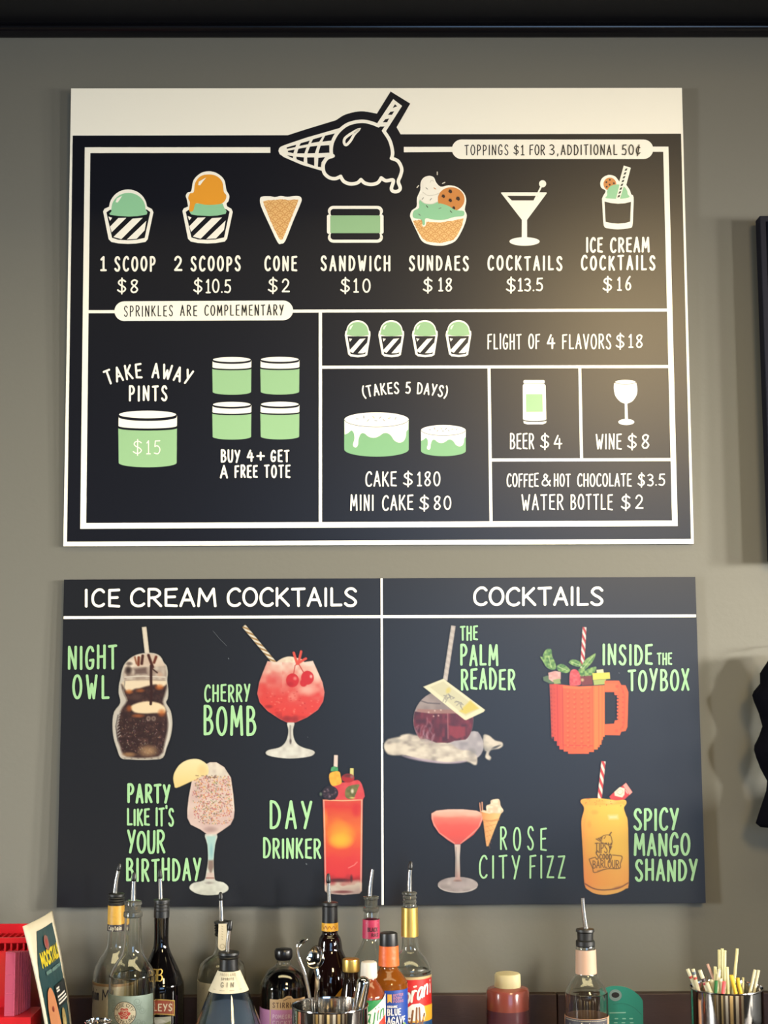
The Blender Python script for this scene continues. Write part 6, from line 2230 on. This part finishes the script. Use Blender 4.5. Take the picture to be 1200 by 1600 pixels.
nu, nv = 10, 16
v = [tuple(lpt(i / nu, j / nv)) for j in range(nv + 1) for i in range(nu + 1)] + [tuple(lpt(i / nu, j / nv, -.003)) for j in range(nv + 1) for i in range(nu + 1)]
N = (nu + 1) * (nv + 1)
f = []
for j in range(nv):
    for i in range(nu):
        a = j * (nu + 1) + i
        f.append((a, a + nu + 1, a + nu + 2, a + 1))
        f.append((N + a, N + a + 1, N + a + nu + 2, N + a + nu + 1))
edge = [j * (nu + 1) for j in range(nv + 1)] + [nv * (nu + 1) + i for i in range(1, nu + 1)] + [j * (nu + 1) + nu for j in range(nv - 1, -1, -1)] + [i for i in range(nu - 1, 0, -1)]
for a, c in zip(edge, edge[1:] + edge[:1]):
    f.append((a, N + a, N + c, c))
mesh('sheet', v, f, cardw, lf, smooth=True)


class Leaf:
    step = 3e-5

    def map(self, px, py, lift=0.0):
        return np.array([tuple(lpt(x, y, l)) for x, y, l in zip(np.asarray(px).ravel(), np.asarray(py).ravel(), np.broadcast_to(np.asarray(lift), np.shape(px)).ravel())])


def grid_patch(f, u0, u1, v0, v1, m, nu=6, nv=12, left=None):
    f.lift()
    zz = f._z()
    k = len(f.v)
    for j in range(nv + 1):
        for i in range(nu + 1):
            vv = v0 + (v1 - v0) * j / nv
            a0 = left(vv) if left else u0
            f.v.append((a0 + (u1 - a0) * i / nu, vv, zz))
    for j in range(nv):
        for i in range(nu):
            a = k + j * (nu + 1) + i
            f.f.append((a, a + nu + 1, a + nu + 2, a + 1))
            f.m.append(f.mi(m))


def leaf_text(f, s, u0, u1, v0, v1, w, m):
    """w in u units"""
    adv = [.5 if c == ' ' else GL[c][0] for c in s]
    k = (u1 - u0) / (sum(adv) + .4 * (len(s) - 1))
    x = u0
    f.lift()
    for ch, aw in zip(s, adv):
        if ch != ' ':
            for st in GL[ch][1]:
                f.stroke([(x + gx * aw * k, v1 - gy * (v1 - v0)) for gx, gy in st], w, m)
        x += (aw + .4) * k


f = Flat()
tealc = mat('deep teal cover', (36, 70, 74), .35)
grid_patch(f, .30, .82, .055, 1.0, tealc, left=lambda v: max(.04, .24 - 1.0 * (v - .055)))
f.build('cover_print', Leaf(), lf, .0008)
f = Flat()
leaf_text(f, 'MOCKTAILS', .17, .79, .18, .245, .022, mat('lemon print', (232, 206, 44), .4))
f.build('lettering', Leaf(), lf, .0014)
f = Flat()
f.slice = .04
grey_t = mat('grey teal print', (96, 128, 122), .4)
f.lift()
for u0, u1 in ((.22, .36), (.40, .58), (.61, .76)):
    f.stroke([(u0 + (u1 - u0) * t / 4, .288) for t in range(5)], .02, grey_t)
f.poly(ell(.40, .135, .07, .042, n=20), mat('dull rose print', (140, 92, 84), .4))
f.poly(ell(.40, .135, .035, .022, n=16), mat('deep rose print', (160, 60, 56), .4))
grid_patch(f, .36, .80, .375, .50, mat('charcoal print box', (34, 40, 42), .4), 4, 4)
f.lift()
for u0, u1, v in ((.40, .50, .395), (.40, .50, .41), (.40, .70, .44), (.40, .74, .46), (.40, .76, .478)):
    f.stroke([(u0 + (u1 - u0) * t / 8, v) for t in range(9)], .010, label_white)
f.poly(sm([(.07, .46), (.14, .38), (.24, .37), (.31, .44), (.35, .55), (.44, .70), (.54, .9), (.52, 1.0), (.07, 1.0)], 3, False), mat('peach drink print', (206, 136, 92), .4))
f.poly(ell(.5, .60, .08, .09, n=20), mat('tan glass print', (176, 150, 92), .4))
f.poly(ell(.5, .62, .045, .06, n=20), mat('cream glass print', (206, 186, 128), .4))
f.poly(ell(.72, .80, .11, .10, n=20), mat('sage glass print', (120, 140, 92), .4))
f.poly(ell(.72, .84, .08, .10, n=20), mat('green drink print', (92, 122, 66), .4))
f.lift()
for u, v in ((.2, .48), (.28, .66), (.2, .80), (.44, .8), (.38, .72)):
    f.poly(ell(u, v, .022, .016, n=10), mat('red berry print', (150, 54, 44), .4))
f.build('picture_print', Leaf(), lf, .0026)

red_m = mat('red plastic', (240, 34, 46), .3, coat=.2)
reddk = mat('deep red plastic', (120, 10, 20), .4)
yc0, yc1 = -.30, -.19
xr = at(44, 1480, yc0).x
xl = -.86
zt_ = at(20, 1465, yc0).z
zi = at(20, 1474, yc0).z
cr = thing('plastic_crate', 'red plastic slotted crate at the left end of the counter', 'crate', ((xl + xr) / 2, (yc0 + yc1) / 2, ZC))
zw = at(20, 1486, yc0).z
box('back_wall', (xl, xr, yc1 - .004, yc1, ZC, zt_ + .006), red_m, cr, .001)
box('front_wall', (xl, xr, yc0, yc0 + .003, ZC, zw), red_m, cr, .001)
box('end_wall', (xr - .003, xr, yc0 + .003, yc1 - .004, ZC, zi), red_m, cr, .001)
box('end_wall', (xl, xl + .003, yc0 + .003, yc1 - .004, ZC, zi), red_m, cr, .001)
box('rim', (xl, xr + .001, yc0 - .001, yc0 + .006, zi, zt_), red_m, cr, .0015)
for k in range(8):
    x = xr - .006 - k * .0105
    box('divider', (x - .003, x, yc0, yc1 - .004, zw - .001, zi), red_m, cr, .0005)
box('bottom', (xl, xr, yc0 + .003, yc1 - .004, ZC, ZC + .003), reddk, cr)
pink_m = mat('clear pink plastic', (255, 118, 152), .22, trans=.35, ior=1.3)
pinkd_m = noisy(mat('frosted pink plastic', (250, 112, 146), .4, trans=.25, ior=1.3), 260, .25, .5, 300)
z_led = at(30, 1588, -.372).z
box('front_ledge', (xl, at(50, 1590, -.372).x, -.380, yc0 - .0005, ZC, z_led), red_m, cr, .001)
for k in range(8):
    y = -.372 + k * .0085
    xr_k = at((24, 29.5, 33.5, 37, 40, 43, 45.5, 48)[k], 1520, y).x
    xl_k = at(8 + k * .6, 1520, y).x
    ztk = at(20, 1489 - k * .2, y).z
    t_ = thing('plastic_tray', 'clear pink ribbed plastic tray nested on edge in front of the red crate', 'tray', ((xl_k + xr_k) / 2, y, z_led), 'pink trays nested on edge')
    box('face', (xl_k, xr_k - .001, y, y + .0014, z_led + .0004, ztk), pink_m if k == 0 else pinkd_m, t_, .0004)
    box('lip', (xr_k - .002, xr_k, y - .001, y + .0058, z_led + .0004, ztk + .0004), pinkd_m, t_, .0004)
    box('lip', (xl_k, xr_k - .0022, y - .001, y + .0050, ztk, ztk + .0014), pinkd_m, t_, .0004)
    for j in range(3 if k == 0 else 0):
        box('rib', (xl_k + .002, xr_k - .003, y - .0008, y, z_led + .006 + j * .03, z_led + .007 + j * .03), pinkd_m, t_)

# ------------------------------------------------------------------ right edge: screen and a dark hanging
tvy = -.052
xt = at(1187, 345, tvy).x
zt_, zb_ = at(1190, 337, tvy).z, at(1195, 876, tvy).z
tv = thing('wall_screen', 'black flat screen on the wall at the right edge of the photo', 'screen', (xt + .55, -.06, zb_))
box('casing', (xt, xt + 1.1, tvy, -.02, zb_, zt_), mat('black casing', (12, 15, 34), .6, spec=.2), tv, .002)
box('display', (xt + .012, xt + 1.088, tvy - .0006, tvy, zb_ + .014, zt_ - .012), mat('dark display glass', (6, 8, 20), .08), tv)
box('wall_mount', (xt + .35, xt + .75, -.0198, -.0005, zb_ + .15, zt_ - .15), black_pl, tv)


def hanging():
    y = -.07
    r = thing('apron', 'dark bunched apron hanging at the right edge below the screen', 'apron', tuple(at(1225, 1290, y)))
    cloth = noisy(mat('navy black cloth', (12, 12, 20), .95, spec=.05), 60, .3)
    # gathered cloth: a column whose outline swells and narrows
    rows = [(1020, 1222, 16), (1032, 1224, 22), (1052, 1224, 34), (1068, 1224, 34), (1080, 1224, 44), (1086, 1224, 47), (1096, 1224, 44), (1115, 1224, 36), (1135, 1224, 31), (1150, 1224, 36), (1165, 1224, 44), (1172, 1224, 45.5), (1185, 1224, 42), (1200, 1224, 36), (1220, 1224, 25), (1235, 1224, 26), (1255, 1224, 32), (1275, 1224, 38), (1286, 1224, 41), (1292, 1224, 34), (1294, 1224, 10)]
    v, f = [], []
    seg = 28
    for j, (py, px, hw) in enumerate(rows):
        c = at(px, py, y)
        k = (at(px + 10, py, y).x - c.x) / 10
        for i in range(seg):
            a = 2 * math.pi * i / seg
            w = (hw if math.cos(a) < 0 else .5 * hw + 22) * k * (1 + .06 * math.sin(7 * a + j * .25))
            v.append((c.x + w * math.cos(a), y + min(w, .05) * .9 * math.sin(a), c.z))
    for j in range(len(rows) - 1):
        for i in range(seg):
            f.append((j * seg + i, (j + 1) * seg + i, (j + 1) * seg + (i + 1) % seg, j * seg + (i + 1) % seg))
    f.append(tuple(range(seg)))
    f.append(tuple(range((len(rows) - 1) * seg, len(rows) * seg))[::-1])
    mesh('cloth', v, f, cloth, r, smooth=True)
    h = at(1222, 1018, y)
    tube('hook', [(h.x, -.001, h.z + .012), (h.x, -.05, h.z + .012), (h.x, y, h.z + .004), (h.x, y, h.z - .006)], .0015, steel_m, r)


hanging()


# ------------------------------------------------------------------ beyond the right edge: a machine added to cast shadow on the lower wall
mc = thing('shadow_machine', 'unseen steel machine added beyond the right edge to shade the lower wall', 'machine', (1.18, -.32, ZC))
sst = mat('brushed machine steel', (150, 150, 150), .4, metal=.6)
box('body', (.99, 1.38, -.46, -.12, ZC + .02, 1.44), sst, mc, .012)
box('front_panel', (1.02, 1.35, -.468, -.4605, ZC + .14, 1.41), mat('dark machine panel', (40, 40, 46), .3), mc, .003)
box('drip_tray', (1.03, 1.34, -.56, -.4605, ZC + .02, ZC + .05), sst, mc, .004)
for q in (1.02, 1.35):
    for y_ in (-.43, -.15):
        box('foot', (q - .015, q + .015, y_ - .015, y_ + .015, ZC, ZC + .0198), black_pl, mc)
tube('nozzle', [(1.185, -.468, 1.14), (1.185, -.51, 1.14), (1.185, -.53, 1.12), (1.185, -.53, 1.08)], .014, steel_m, mc)
